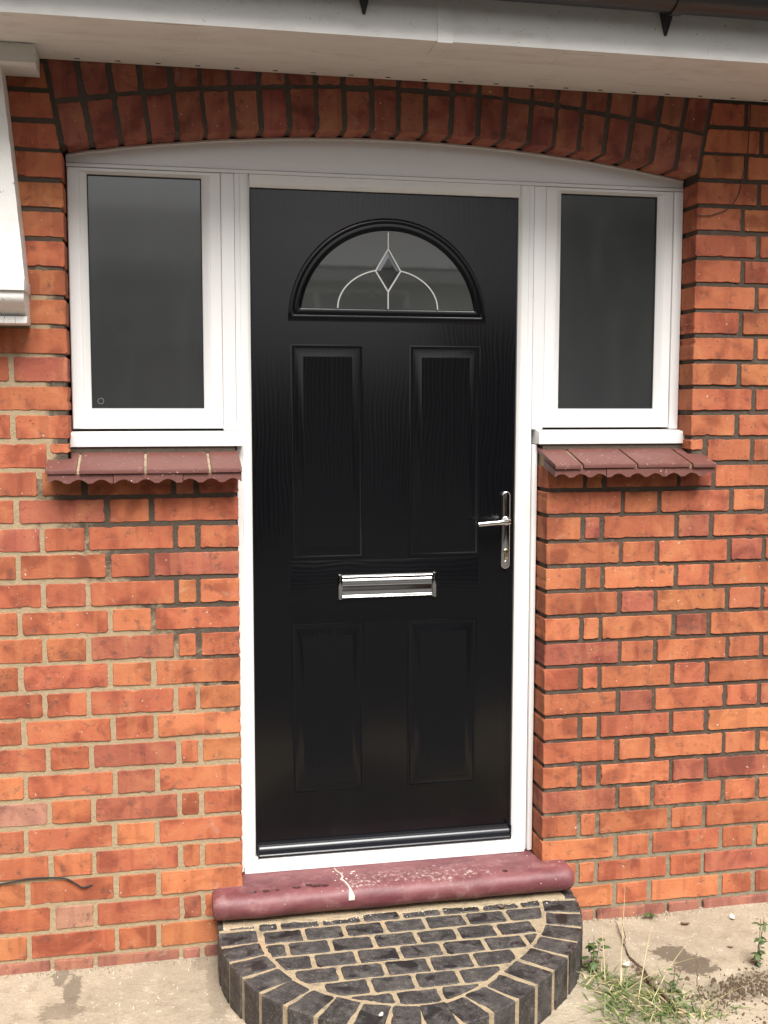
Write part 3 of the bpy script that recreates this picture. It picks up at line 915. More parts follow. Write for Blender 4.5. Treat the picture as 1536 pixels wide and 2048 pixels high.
# ------------------------------------------------------------------ tile sills
def build_sill(side):
    r = random.Random(31 + side)
    if side < 0:
        root = thing('tile_sill', 'dark red clay tile sill under the left side window', 'sill', group='tile sills')
        xs = [-0.276, -0.194, -0.022, 0.146, 0.2305]
        ux = [-0.270, -0.105, 0.075, 0.2295]
        mm = 'm_left'
    else:
        root = thing('tile_sill', 'dark red clay tile sill under the right side window, paint specks at its end', 'sill', group='tile sills')
        xs = [1.112, 1.194, 1.360, 1.530, 1.606]
        ux = [1.113, 1.268, 1.445, 1.604]
        mm = 'm_right'
    yb, zb, yf, zf = 0.098, 1.4375, -0.078, 1.389
    sl = (zb - zf) / (yb - yf)
    th = 0.0125
    yw = -0.003 if side < 0 else -0.003
    for i in range(len(xs) - 1):
        dy = r.uniform(-0.003, 0.003); dz = r.uniform(-0.0012, 0.0012)
        a, c = xs[i] + (0.0035 if i else 0), xs[i + 1] - (0.0035 if i < len(xs) - 2 else 0)
        ybk = yb
        xa, xc = a, c
        b = MB()
        # the end tile passes in front of the wall, so its back is cut there
        poly = [(xa, yf + dy), (xc, yf + dy), (xc, ybk), (xa, ybk)]
        if side < 0 and i == 0:
            poly = [(xa, yf + dy), (xc, yf + dy), (xc, ybk), (WL + 0.001, ybk), (WL + 0.001, 0.012), (xa, 0.012)]
        if side > 0 and i == len(xs) - 2:
            poly = [(xa, yf + dy), (xc, yf + dy), (xc, 0.012), (WR - 0.001, 0.012), (WR - 0.001, ybk), (xa, ybk)]
        n = len(poly)
        zt = lambda y: zf + dz + (y - yf) * sl
        b.add([(x, y, zt(y)) for x, y in poly] + [(x, y, zt(y) - th) for x, y in poly],
              [tuple(range(n)), tuple(range(2 * n - 1, n - 1, -1))] + [(k, (k + 1) % n, (k + 1) % n + n, k + n) for k in range(n)])
        b.build('tile', 'tile', root, smooth=True, bevel=0.0022)
    # under tiles with a scalloped lower edge
    top = zf - th - 0.002
    for i in range(3):
        a, c = ux[i] + (0.001 if i else 0), ux[i + 1] - (0.001 if i < 2 else 0)
        n = 44
        dyy = r.uniform(-0.002, 0.002)
        pts_lo, pts_mid = [], []
        for k in range(n + 1):
            x = a + (c - a) * k / n
            ph = ((x - ux[0]) / 0.057) % 1.0
            s = math.sin(math.pi * min(1.0, ph / 0.72)) if ph < 0.72 else -0.22
            z = top - 0.0215 + 0.0085 * s + 0.0010 * noise.noise(Vector((x * 160, side, 0)))
            pts_lo.append((x, z))
        poly = [(c, top), (a, top)] + pts_lo
        # front face, then body running back under the tiles
        y0, y1 = yf + 0.003 + dyy, 0.02
        b = MB()
        m = len(poly)
        zz = lambda z, y: z + (y - y0) * sl * 0.9
        b.add([(x, y0, z) for x, z in poly] + [(x, y1, zz(z, y1)) for x, z in poly],
              [tuple(range(m)), tuple(range(2 * m - 1, m - 1, -1))] + [(k, k + m, (k + 1) % m + m, (k + 1) % m) for k in range(m)])
        b.build('under_tile', 'tile', root)
    # bedding mortar
    b = MB()
    b.box((WL - 0.004) if side < 0 else (XR + 0.005), (XL - 0.004) if side < 0 else (WR + 0.004), 0.058, 0.125, 1.415, ZC0 - 0.001)
    b.build('pointing', mm, root)
    b = MB()
    x0, x1 = xs[0] + 0.004, xs[-1] - 0.004
    wx0, wx1 = (WL + 0.004, XL - 0.002) if side < 0 else (XR + 0.003, WR - 0.004)
    b.extrude_x([(yf + 0.010, top - 0.002 + 0.001), (yf + 0.010, zf - 0.0045), (0.010, zf + (0.010 - yf) * sl - 0.005), (0.010, top + 0.010)], x0, x1)
    b.extrude_x([(0.012, 1.370), (0.012, zf + (0.012 - yf) * sl - 0.005), (0.130, zf + (0.130 - yf) * sl - 0.005), (0.130, 1.370)], wx0, wx1)
    b.build('mortar', 'm_step', root)
build_sill(-1)
build_sill(1)

# ------------------------------------------------------------------ red painted threshold
def build_threshold():
    root = thing('door_threshold', 'dark red painted concrete door threshold with rounded nosing and plaster drip', 'threshold')
    R = 0.0350
    yc, zc, zt = -0.046, 0.1590, 0.194
    prof = [(0.10, 0.1965), (0.05, 0.1955), (0.0, 0.1945)]
    prof += [(yc - R * math.sin(math.radians(q)), zc + R * math.cos(math.radians(q))) for q in range(0, 181, 15)]
    prof += [(0.0, zc - R), (0.10, zc - R)]
    xs0, xs1 = 0.139, 1.194
    rings = []
    N = 110
    for i in range(N + 1):
        t = i / N
        x = xs0 + (xs1 - xs0) * t
        # soft ends
        e = min(x - xs0, xs1 - x)
        s = 1.0 if e > 0.02 else math.sqrt(max(0.0, 1 - ((0.02 - e) / 0.02) ** 2)) * 0.30 + 0.70
        ring = []
        for y, z in prof:
            inside = XL + 0.001 < x < XR - 0.001
            yy_ = y if inside else min(y, -0.0015)
            w = 0.0024 * noise.noise(Vector((x * 7, y * 20, z * 20))) + 0.0008 * noise.noise(Vector((x * 31, y * 40, z * 40)))
            zz_ = zc + (z - zc) * s + w
            ring.append((x, (yc + (yy_ - yc) * (s if y < yc else 1)) + w, zz_))
        rings.append(ring)
    b = MB(); b.loops(rings, True, True)
    b.build('nosing', 'thr', root, smooth=True)
    # dried plaster run and blob
    r = random.Random(4)
    def ztop(y):
        return 0.1945 + (0.02 * y if y > yc else 0) if y > yc else zc + math.sqrt(max(0, R * R - (y - yc) ** 2))
    pts = [(0.499, 0.070), (0.503, 0.050), (0.512, 0.030), (0.515, 0.010), (0.508, -0.005), (0.516, -0.025), (0.520, -0.045)]
    b = MB()
    rings = []
    path = [(x, y, ztop(y) + 0.0008) for x, y in pts] + [(0.524, -0.066, zc + 0.032), (0.526, -0.0785, zc + 0.018), (0.525, -0.0825, zc + 0.006)]
    wid = [0.003, 0.004, 0.0035, 0.006, 0.010, 0.005, 0.004, 0.005, 0.012, 0.016]
    for (x, y, z), w in zip(path, wid):
        w *= 0.62 * r.uniform(0.7, 1.3)
        rings.append([(x - w, y, z - 0.0015), (x - w * 0.6, y - 0.001, z + 0.0012), (x + w * 0.5, y - 0.001, z + 0.0015), (x + w, y, z - 0.0015)])
    b.loops(rings, True, True)
    tag(b.build('plaster_drip', 'plaster', root, smooth=True), label='dried white plaster run over the nosing')
    b = MB()
    for q in range(26):
        x = 0.53 + r.gauss(0.0, 0.035); y = r.uniform(-0.07, 0.05); w = r.uniform(0.001, 0.004)
        z = ztop(y)
        m = 7
        b.add([(x, y, z + 0.0015)] + [(x + w * r.uniform(0.6, 1.3) * math.cos(6.283 * s / m), y + w * r.uniform(0.6, 1.3) * math.sin(6.283 * s / m), z - 0.0006) for s in range(m)], [(0, 1 + s, 1 + (s + 1) % m) for s in range(m)])
    tag(b.build('plaster_specks', 'plaster', root, smooth=True), kind='stuff')
    for x, y, w in ((0.252, -0.040, 0.010), (0.288, -0.041, 0.013), (0.321, -0.041, 0.014), (0.373, -0.036, 0.013), (0.412, -0.026, 0.012), (0.430, -0.033, 0.018), (0.456, -0.036, 0.010), (0.99, -0.042, 0.009)):
        b = MB(); m = 14
        z = ztop(y)
        b.add([(x, y, z + 0.0012)] + [(x + w * r.uniform(0.85, 1.12) * math.cos(6.283 * s / m), y + 0.009 * r.uniform(0.85, 1.12) * math.sin(6.283 * s / m), ztop(y + 0.008 * math.sin(6.283 * s / m)) + 0.0004) for s in range(m)], [(0, 1 + s, 1 + (s + 1) % m) for s in range(m)])
        b.build('water_drop', 'wet', root, smooth=True)
build_threshold()

# ------------------------------------------------------------------ half-round step of blue bricks
def catmull(P, n):
    out = []
    for i in range(len(P) - 1):
        p0, p1, p2, p3 = (Vector(P[max(i - 1, 0)]), Vector(P[i]), Vector(P[i + 1]), Vector(P[min(i + 2, len(P) - 1)]))
        for k in range(n):
            t = k / n
            out.append(0.5 * ((2 * p1) + (p2 - p0) * t + (2 * p0 - 5 * p1 + 4 * p2 - p3) * t * t + (3 * p1 - p0 - 3 * p2 + p3) * t ** 3))
    out.append(Vector(P[-1]))
    return out

def clip_convex(poly, clip):
    """Sutherland-Hodgman; clip is counter-clockwise"""
    out = list(poly)
    for i in range(len(clip)):
        a, b = clip[i], clip[(i + 1) % len(clip)]
        inp, out = out, []
        if not inp:
            break
        def side(p):
            return (b[0] - a[0]) * (p[1] - a[1]) - (b[1] - a[1]) * (p[0] - a[0])
        for j in range(len(inp)):
            p, q = inp[j], inp[(j + 1) % len(inp)]
            sp, sq = side(p), side(q)
            if sp >= 0:
                out.append(p)
            if sp * sq < 0:
                t = sp / (sp - sq)
                out.append((p[0] + (q[0] - p[0]) * t, p[1] + (q[1] - p[1]) * t))
    return out

def build_step():
    r = random.Random(77)
    root = thing('brick_step', 'half round doorstep of dark blue bricks with sandy mortar', 'step')
    ZS = 0.110
    P = [(0.152, 0.0), (0.148, -0.10), (0.151, -0.19), (0.180, -0.315), (0.243, -0.455), (0.360, -0.578), (0.510, -0.655), (0.665, -0.675), (0.805, -0.622), (0.925, -0.530), (1.060, -0.400), (1.135, -0.285), (1.176, -0.180), (1.200, -0.07), (1.204, 0.0)]
    C = catmull(P, 14)
    # arc length table
    cum = [0.0]
    for i in range(1, len(C)):
        cum.append(cum[-1] + (C[i] - C[i - 1]).length)
    Ltot = cum[-1]
    def at(s):
        s = max(0, min(Ltot, s))
        for i in range(1, len(C)):
            if cum[i] >= s:
                t = (s - cum[i - 1]) / max(1e-9, cum[i] - cum[i - 1])
                return C[i - 1].lerp(C[i], t)
        return C[-1]
    def inward(s):
        d = at(s + 0.05) - at(s - 0.05); d.normalize()
        return Vector((-d.y, d.x))
    # which way is inward: towards (0.67,-0.2)
    def nrm(s):
        n = inward(s); p = at(s)
        return n if (Vector((0.67, -0.2)) - p).dot(n) > 0 else -n
    DEP = 0.102
    # mortar body (slightly inside and below the bricks)
    ins = [at(Ltot * i / 80) + nrm(Ltot * i / 80) * 0.0045 for i in range(81)]
    b = MB()
    n = len(ins)
    b.add([(p.x, p.y, -0.02) for p in ins] + [(p.x, p.y, ZS - 0.0022) for p in ins],
          [tuple(range(n - 1, -1, -1)), tuple(range(n, 2 * n))] + [(i, (i + 1) % n, (i + 1) % n + n, i + n) for i in range(n)])
    b.build('mortar', 'm_step', root)
    NB = 21
    pitch = Ltot / NB
    def bl(r):
        f = r.uniform(0.75, 1.25)
        return (0.030 * f, 0.0265 * f, 0.0255 * f, 1)
    def solid(poly, zt, zb, nm='brick'):
        """brick with a roughened top outline, built around its own centre"""
        cx = sum(p[0] for p in poly) / len(poly); cy = sum(p[1] for p in poly) / len(poly)
        ol = outline([(p[0], p[1]) for p in poly], r, step=0.018, jit=0.0011, rad=0.005)
        ta, tb = r.uniform(-0.012, 0.012), r.uniform(-0.012, 0.012)
        dz = r.uniform(-0.0003, 0.0012)
        low = [(p.x - cx, p.y - cy, zb - zt) for p in ol]
        mid = [(p.x - cx, p.y - cy, dz - 0.0022 + ta * (p.x - cx) + tb * (p.y - cy)) for p in ol]
        topl = []
        for p in ol:
            d = Vector((cx - p.x, cy - p.y)); L = d.length
            q = p + d / L * 0.0022 * r.uniform(0.5, 1.5)
            topl.append((q.x - cx, q.y - cy, dz + ta * (q.x - cx) + tb * (q.y - cy)))
        bb = MB(); bb.loops([low, mid, topl], True)
        o = bb.build(nm, 'blue', root, loc=(cx, cy, zt))
        o.color = bl(r)
        return o
    for i in range(NB):
        s0, s1 = pitch * i + 0.0075, pitch * (i + 1) - 0.0075
        a, c = at(s0), at(s1)
        n0, n1 = nrm((s0 + s1) / 2), nrm((s0 + s1) / 2)
        mid = (a + c) * 0.5
        t = (c - a).normalized()
        w = (c - a).length
        wi = min(w, 0.068)
        a2 = mid - t * wi * 0.5 + n0 * DEP * r.uniform(0.97, 1.06)
        c2 = mid + t * wi * 0.5 + n0 * DEP * r.uniform(0.97, 1.06)
        a, c = mid - t * min(w, 0.080) * 0.5, mid + t * min(w, 0.080) * 0.5
        poly = [(a.x, a.y), (c.x, c.y), (c2.x, c2.y), (a2.x, a2.y)]
        area = sum(poly[k][0] * poly[(k + 1) % 4][1] - poly[(k + 1) % 4][0] * poly[k][1] for k in range(4))
        if area < 0:
            poly = poly[::-1]
        if max(p[1] for p in poly) > -0.004:
            poly = [(p[0], min(p[1], -0.004)) for p in poly]
        solid(poly, ZS, -0.015)
    # inner field
    inn = [at(Ltot * i / 60) + nrm(Ltot * i / 60) * (DEP + 0.0135) for i in range(61)]
    inn = [(p.x, min(p.y, -0.006)) for p in inn]
    area = sum(inn[k][0] * inn[(k + 1) % len(inn)][1] - inn[(k + 1) % len(inn)][0] * inn[k][1] for k in range(len(inn)))
    if area < 0:
        inn = inn[::-1]
    # convex hull for safe clipping
    pts = sorted(set((round(p[0], 5), round(p[1], 5)) for p in inn))
    def half(ps):
        h = []
        for p in ps:
            while len(h) >= 2 and (h[-1][0] - h[-2][0]) * (p[1] - h[-2][1]) - (h[-1][1] - h[-2][1]) * (p[0] - h[-2][0]) <= 0:
                h.pop()
            h.append(p)
        return h
    hull = half(pts)[:-1] + half(pts[::-1])[:-1]
    bw, bd, j = 0.1045, 0.0645, 0.0115
    row = 0
    y = -0.042
    while y > -0.62:
        off = (0.0 if row % 2 == 0 else 0.058) + r.uniform(-0.006, 0.006)
        x = 0.10 + off
        sk = 0.012 * 0
        while x < 1.25:
            w = bw + r.uniform(-0.004, 0.004)
            poly = [(x, y - bd), (x + w, y - bd), (x + w, y), (x, y)]
            c = clip_convex(poly, hull)
            if len(c) >= 3:
                # drop near-duplicate points
                c2 = []
                for p in c:
                    if not c2 or math.hypot(p[0] - c2[-1][0], p[1] - c2[-1][1]) > 0.006:
                        c2.append(p)
                if len(c2) > 2 and math.hypot(c2[0][0] - c2[-1][0], c2[0][1] - c2[-1][1]) < 0.006:
                    c2.pop()
                ar = abs(sum(c2[k][0] * c2[(k + 1) % len(c2)][1] - c2[(k + 1) % len(c2)][0] * c2[k][1] for k in range(len(c2)))) / 2 if len(c2) > 2 else 0
                if ar > 0.0009:
                    solid(c2, ZS + r.uniform(-0.0002, 0.0008), ZS - 0.03)
            x += w + j
        y -= bd + j
        row += 1
    # sandy dirt banked up under the threshold
    n = 90
    fr = []
    for i in range(n + 1):
        x = 0.165 + (1.165 - 0.165) * i / n
        fr.append((x, -0.088 - 0.018 * noise.noise(Vector((x * 9, 1.7, 0))) - 0.010 * noise.noise(Vector((x * 40, 5.1, 0)))))
    b = MB()
    b.loops([[(x, y, ZS - 0.004) for x, y in fr] + [(1.165, -0.006, ZS - 0.004), (0.165, -0.006, ZS - 0.004)],
             [(x, y + 0.012, ZS + 0.0022 + 0.002 * noise.noise(Vector((x * 25, 3.3, 0)))) for x, y in fr] + [(1.160, -0.008, ZS + 0.005), (0.170, -0.008, ZS + 0.005)]], True)
    b.build('dirt_bank', 'm_step', root)
    # grit and dust lodged along the threshold
    b = MB()
    for q in range(420):
        x = r.uniform(0.16, 1.16); yy_ = -0.055 - abs(r.gauss(0, 0.022)); s = r.uniform(0.0006, 0.0022)
        if r.random() < 0.12: s *= 1.8
        z = ZS + 0.0002
        b.add([(x - s, yy_, z), (x + s * 0.8, yy_ - s, z), (x + s * 0.6, yy_ + s, z), (x + r.uniform(-s, s) * 0.4, yy_, z + s * 1.1)], [(0, 1, 3), (1, 2, 3), (2, 0, 3), (0, 2, 1)])
    tag(b.build('grit', 'plaster', root), kind='stuff')
    return root
build_step()

# ------------------------------------------------------------------ eaves, gutter, painted bracket
YFA = -0.366
def build_eaves():
    root = thing('eaves', 'white plastic soffit and fascia boards above the arch', 'eaves')
    x0, x1 = -2.3, 3.7
    B('soffit_board', 'upvc_dirty', root, x0, x1, -0.262, -0.0015, 2.4375, 2.449, 0.001)
    b = MB()
    b.extrude_x([(YFA, 2.431), (YFA, 2.640), (YFA + 0.016, 2.640), (YFA + 0.016, 2.447), (-0.238, 2.447), (-0.238, 2.4335), (-0.236, 2.431)], x0, x1)
    b.build('fascia_board', 'upvc_dirty', root, smooth=True, bevel=0.003)
    B('joint_cover', 'upvc_dirty', root, 0.688, 0.727, YFA - 0.003, YFA + 0.10, 2.4275, 2.64, 0.001)
    B('cover_patch', 'upvc_dirty', root, 1.02, 1.14, -0.34, -0.244, 2.4296, 2.4325, 0.0006)
    B('cover_patch', 'upvc_dirty', root, 0.02, 0.12, -0.36, -0.244, 2.4296, 2.4325, 0.0006)
    for i in range(28):
        x = -0.282 + 0.1015 * i
        B('vent_slot', 'slot', root, x, x + 0.013, -0.026, -0.0205, 2.4366, 2.4385, 0)
    # closed top of the roof edge
    b = MB()
    b.add([(x0, YFA - 0.05, 2.642), (x1, YFA - 0.05, 2.642), (x1, 0.5, 3.05), (x0, 0.5, 3.05), (x0, YFA - 0.05, 2.662), (x1, YFA - 0.05, 2.662), (x1, 0.5, 3.07), (x0, 0.5, 3.07)],
          [(0, 3, 2, 1), (4, 5, 6, 7), (0, 1, 5, 4), (1, 2, 6, 5), (2, 3, 7, 6), (3, 0, 4, 7)])
    b.build('roof_edge', 'hroof', root)
    return root
build_eaves()

def build_gutter():
    root = thing('gutter', 'black half round gutter with brackets fixed to the white fascia', 'gutter')
    yc, zc, R = YFA - 0.060, 2.574, 0.056
    prof = [(yc - R * math.cos(math.pi * i / 18), zc - R * math.sin(math.pi * i / 18)) for i in range(19)]
    prof += [(yc + (R - 0.003) * math.cos(math.pi * i / 18), zc - (R - 0.003) * math.sin(math.pi * i / 18)) for i in range(19)]
    b = MB(); b.extrude_x(prof, -2.3, 3.7)
    b.build('channel', 'gutter', root, smooth=True)
    for x in (-1.05, -0.27, 0.508, 1.278, 2.05, 2.83):
        br = MB()
        # strap round the channel
        pr = [(yc - (R + 0.005) * math.cos(math.pi * i / 16), zc - (R + 0.005) * math.sin(math.pi * i / 16)) for i in range(17)]
        pr += [(yc + (R + 0.001) * math.cos(math.pi * i / 16), zc - (R + 0.001) * math.sin(math.pi * i / 16)) for i in range(17)]
        br.extrude_x(pr, x - 0.014, x + 0.014)
        k = br.build('bracket', 'gutter', root, smooth=True)
        w = MB()
        # wedge shaped leg against the fascia
        w.add([(x - 0.024, YFA - 0.001, 2.56), (x + 0.024, YFA - 0.001, 2.56), (x + 0.003, YFA - 0.001, 2.480), (x - 0.003, YFA - 0.001, 2.480),
               (x - 0.018, YFA - 0.030, 2.56), (x + 0.018, YFA - 0.030, 2.56), (x + 0.003, YFA - 0.006, 2.482), (x - 0.003, YFA - 0.006, 2.482)],
              [(0, 1, 2, 3), (7, 6, 5, 4), (0, 4, 5, 1), (1, 5, 6, 2), (2, 6, 7, 3), (3, 7, 4, 0)])
        w.build('bracket_leg', 'gutter', k)
    return root
build_gutter()

def build_post():
    root = thing('timber_bracket', 'old white painted timber post ending in a curved corbel on the brick wall', 'bracket')
    r = random.Random(3)
    # slightly splayed board with a ragged painted edge
    N = 26
    fr, bk = [], []
    for i in range(N + 1):
        z = 1.868 + (2.43 - 1.868) * i / N
        xr = -0.312 - 0.046 * (i / N) ** 1.1
        j = 0.0012 * noise.noise(Vector((z * 40, 1, 0)))
        fr.append((xr + 0.001 + j, -0.095, z)); bk.append((xr + 0.002 + 0.003 * max(0, noise.noise(Vector((z * 55, 4, 0)))) * (1 if z < 2.05 else 0.4), -0.001, z))
    b = MB()
    XE = -0.62
    for i in range(N):
        b.add([fr[i], bk[i], bk[i + 1], fr[i + 1]], [(0, 1, 2, 3)])
        b.add([(XE, -0.095, fr[i][2]), fr[i], fr[i + 1], (XE, -0.095, fr[i + 1][2])], [(0, 1, 2, 3)])
    b.add([(XE, -0.001, 1.868), (XE, -0.095, 1.868), (XE, -0.095, 2.43), (XE, -0.001, 2.43)], [(0, 1, 2, 3)])
    b.build('post_board', 'timber', root, smooth=True)
    # cap fillet and curved corbel
    B('cap_fillet', 'timber', root, XE - 0.01, -0.3065, -0.150, -0.001, 1.838, 1.867, 0.002)
    prof = [(-0.001, 1.8375), (-0.140, 1.8375)]
    for i in range(13):
        t = i / 12
        prof.append((-0.140 + 0.034 * t + 0.016 * math.sin(math.pi * t) * -1 + 0.030 * t * t, 1.836 - 0.056 * t))
    prof += [(-0.080, 1.7795), (-0.080, 1.762), (-0.001, 1.762)]
    b = MB(); b.extrude_x(prof, XE, -0.3095)
    b.build('corbel', 'timber', root, smooth=True)
    B('corbel_foot', 'timber', root, XE + 0.002, -0.3080, -0.094, -0.0012, 1.7605, 1.7785, 0.002)
    # box end under the soffit
    B('box_end', 'upvc_dirty', root, XE, -0.268, -0.130, -0.0012, 2.390, 2.4360, 0.002)
    return root
build_post()

# ------------------------------------------------------------------ wires
def wire(name, label, pts, r, m):
    P = [Vector(p) for p in pts]
    C = catmull([tuple(p) for p in P], 8)
    b = MB(); b.tube(C, r, 6)
    return tag(b.build(name, m, None, smooth=True), label, 'cable')
wire('black_cable', 'short black cable stub lying along the low left brickwork', [(-0.62, -0.004, 0.250), (-0.43, -0.004, 0.260), (-0.351, -0.004, 0.269), (-0.266, -0.004, 0.263), (-0.233, -0.006, 0.246), (-0.214, -0.006, 0.233), (-0.187, 0.002, 0.234)], 0.0026, 'cable')
wire('thin_wire', 'thin dark wire looping over the upper right bricks', [(1.562, -0.002, 2.108), (1.59, -0.004, 2.106), (1.618, -0.004, 2.112), (1.660, -0.004, 2.130), (1.688, -0.004, 2.165), (1.702, -0.004, 2.22), (1.716, -0.004, 2.30), (1.721, -0.004, 2.436)], 0.0014, 'wire')

# ------------------------------------------------------------------ plants and litter
def blade(b, base, d, L, w, droop, r, seg=5):
    p = Vector(base); dirv = Vector(d).normalized()
    side = dirv.cross(Vector((0, 0, 1)))
    if side.length < 0.05:
        side = Vector((1, 0, 0))
    side.normalize()
    rot = r.uniform(-0.8, 0.8)
    side = side * math.cos(rot) + Vector((0, 0, 1)) * math.sin(rot) * 0.5
    vs = []
    for i in range(seg + 1):
        t = i / seg
        ww = w * (1 - t ** 1.6) + 0.0001
        vs += [tuple(p - side * ww), tuple(p + side * ww)]
        dirv = (dirv + Vector((0, 0, -droop / seg))).normalized()
        p = p + dirv * L / seg
        if p.z < 0.004:
            p.z = 0.004
    b.add(vs, [(2 * i, 2 * i + 1, 2 * i + 3, 2 * i + 2) for i in range(seg)])

def grass_patch():
    r = random.Random(123)
    b, s = MB(), MB()
    clumps = [(1.185, -0.405, 0.040, 110), (1.235, -0.50, 0.06, 150), (1.16, -0.32, 0.022, 40), (1.30, -0.53, 0.05, 90), (1.15, -0.50, 0.03, 40), (1.36, -0.56, 0.05, 40), (1.22, -0.60, 0.07, 90)]
    for cx, cy, sd, n in clumps:
        for _ in range(n):
            x, y = cx + r.gauss(0, sd), cy + r.gauss(0, sd)
            a = r.uniform(0, 6.283); el = r.uniform(0.15, 1.1)
            L = r.uniform(0.025, 0.085)
            q = s if r.random() < 0.20 else b
            blade(q, (x, y, 0.0), (math.cos(a) * math.cos(el), math.sin(a) * math.cos(el), math.sin(el)), L, r.uniform(0.0010, 0.0024), r.uniform(0.5, 1.8), r)
    o = b.build('grass', 'grass', recalc=False)
    tag(o, 'green grass tuft growing beside the right end of the blue brick step', 'grass', kind='stuff')
    for x0, y0, a, el, L in ((1.19, -0.43, 0.35, 0.35, 0.34), (1.20, -0.45, -0.15, 0.22, 0.30), (1.17, -0.38, 2.9, 0.6, 0.16), (1.24, -0.50, 0.75, 0.5, 0.30), (1.22, -0.47, 0.9, 1.0, 0.24), (1.17, -0.37, 1.3, 1.05, 0.20), (1.25, -0.52, -0.3, 0.15, 0.28), (1.30, -0.53, 0.6, 0.35, 0.25), (1.2, -0.40, 1.1, 1.15, 0.28), (1.18, -0.44, 3.4, 0.15, 0.20), (1.34, -0.42, 1.9, 0.4, 0.10), (1.36, -0.55, 0.1, 0.6, 0.16)):
        blade(s, (x0, y0, 0.0), (math.cos(a) * math.cos(el), math.sin(a) * math.cos(el), math.sin(el)), L, 0.0013, 0.55, r, 9)
    tag(s.build('dry_grass', 'straw', recalc=False), 'pale dry grass stalks sprawling over the path beside the step', 'grass', kind='stuff')
grass_patch()

def leafy_weed(name, label, base, h, nst, nleaf, size, spread, seed, droopy=False):
    r = random.Random(seed)
    root = thing(name, label, 'weed')
    sm, lm = MB(), MB()
    for k in range(nst):
        a = r.uniform(0, 6.283); P = []
        hh = h * r.uniform(0.55, 1.0) if k else h
        for i in range(8):
            t = i / 7
            P.append((base[0] + spread * t * math.cos(a) * (0.6 if k == 0 else 1) + r.uniform(-1, 1) * 0.003, base[1] + spread * t * math.sin(a) * 0.7, base[2] - 0.004 + hh * t))
        sm.tube(P, 0.0016, 5, 0.0007)
        for q in range(nleaf):
            t = r.uniform(0.12, 1.0); i = min(6, int(t * 7)); p = Vector(P[i]).lerp(Vector(P[i + 1]), t * 7 - i)
            aa = r.uniform(0, 6.283); el = r.uniform(-0.6, 0.5)
            d = Vector((math.cos(aa) * math.cos(el), math.sin(aa) * math.cos(el), math.sin(el)))
            sd = d.cross(Vector((0, 0, 1))).normalized(); n = sd.cross(d)
            L = size * r.uniform(0.6, 1.3); w = L * r.uniform(0.28, 0.42)
            p0 = p + d * 0.004
            vs = [p0, p0 + d * L * 0.35 + sd * w - n * w * 0.3, p0 + d * L * 0.8 + sd * w * 0.55 - n * 0.2 * L, p0 + d * L - n * L * 0.35, p0 + d * L * 0.8 - sd * w * 0.55 - n * 0.2 * L, p0 + d * L * 0.35 - sd * w - n * w * 0.3, p0 + d * L * 0.45 - n * 0.04 * L]
            lm.add(vs, [(0, 1, 6), (1, 2, 6), (2, 3, 6), (3, 4, 6), (4, 5, 6), (5, 0, 6)])
    sm.build('stem', 'stem', root, smooth=True)
    lm.build('foliage', 'weed', root, recalc=False)
    return root
leafy_weed('weed', 'spindly wilted weed with small drooping leaves at the far right of the path', (1.622, -0.360, 0.0), 0.155, 3, 13, 0.018, 0.035, 6)
leafy_weed('weed', 'tiny seedling growing at the foot of the right wall', (1.468, -0.014, 0.0), 0.022, 2, 4, 0.024, 0.012, 8)
leafy_weed('weed', 'dark leafed weed rooted against the right end of the brick step', (1.165, -0.300, 0.0), 0.10, 3, 10, 0.026, 0.02, 18)
leafy_weed('weed', 'small weed with one leafy shoot in the grass right of the step', (1.325, -0.455, 0.0), 0.075, 2, 7, 0.018, 0.022, 28)

def twig():
    r = random.Random(14)
    root = thing('dry_twig', 'dry branching brown twig lying on the concrete path', 'twig')
    def run(P, r0, r1, nm):
        C = catmull(P, 5)
        C = [Vector((p.x + r.uniform(-1, 1) * 0.002, p.y + r.uniform(-1, 1) * 0.003, p.z + r.uniform(0, 1) * 0.002)) for p in C]
        b = MB(); b.tube(C, r0, 5, r1)
        b.build(nm, 'stem', root, smooth=True)
    run([(1.336, -0.05, 0.008), (1.318, -0.13, 0.007), (1.300, -0.20, 0.006), (1.292, -0.27, 0.005), (1.300, -0.34, 0.006), (1.283, -0.41, 0.006), (1.296, -0.48, 0.006), (1.286, -0.56, 0.005)], 0.0012, 0.0042, 'main_stem')
    run([(1.302, -0.19, 0.006), (1.318, -0.165, 0.018), (1.326, -0.13, 0.030), (1.332, -0.11, 0.048)], 0.0018, 0.0008, 'side_shoot')
    run([(1.385, -0.49, 0.006), (1.395, -0.455, 0.022), (1.412, -0.42, 0.045), (1.425, -0.39, 0.070)], 0.0016, 0.0008, 'side_shoot')
twig()

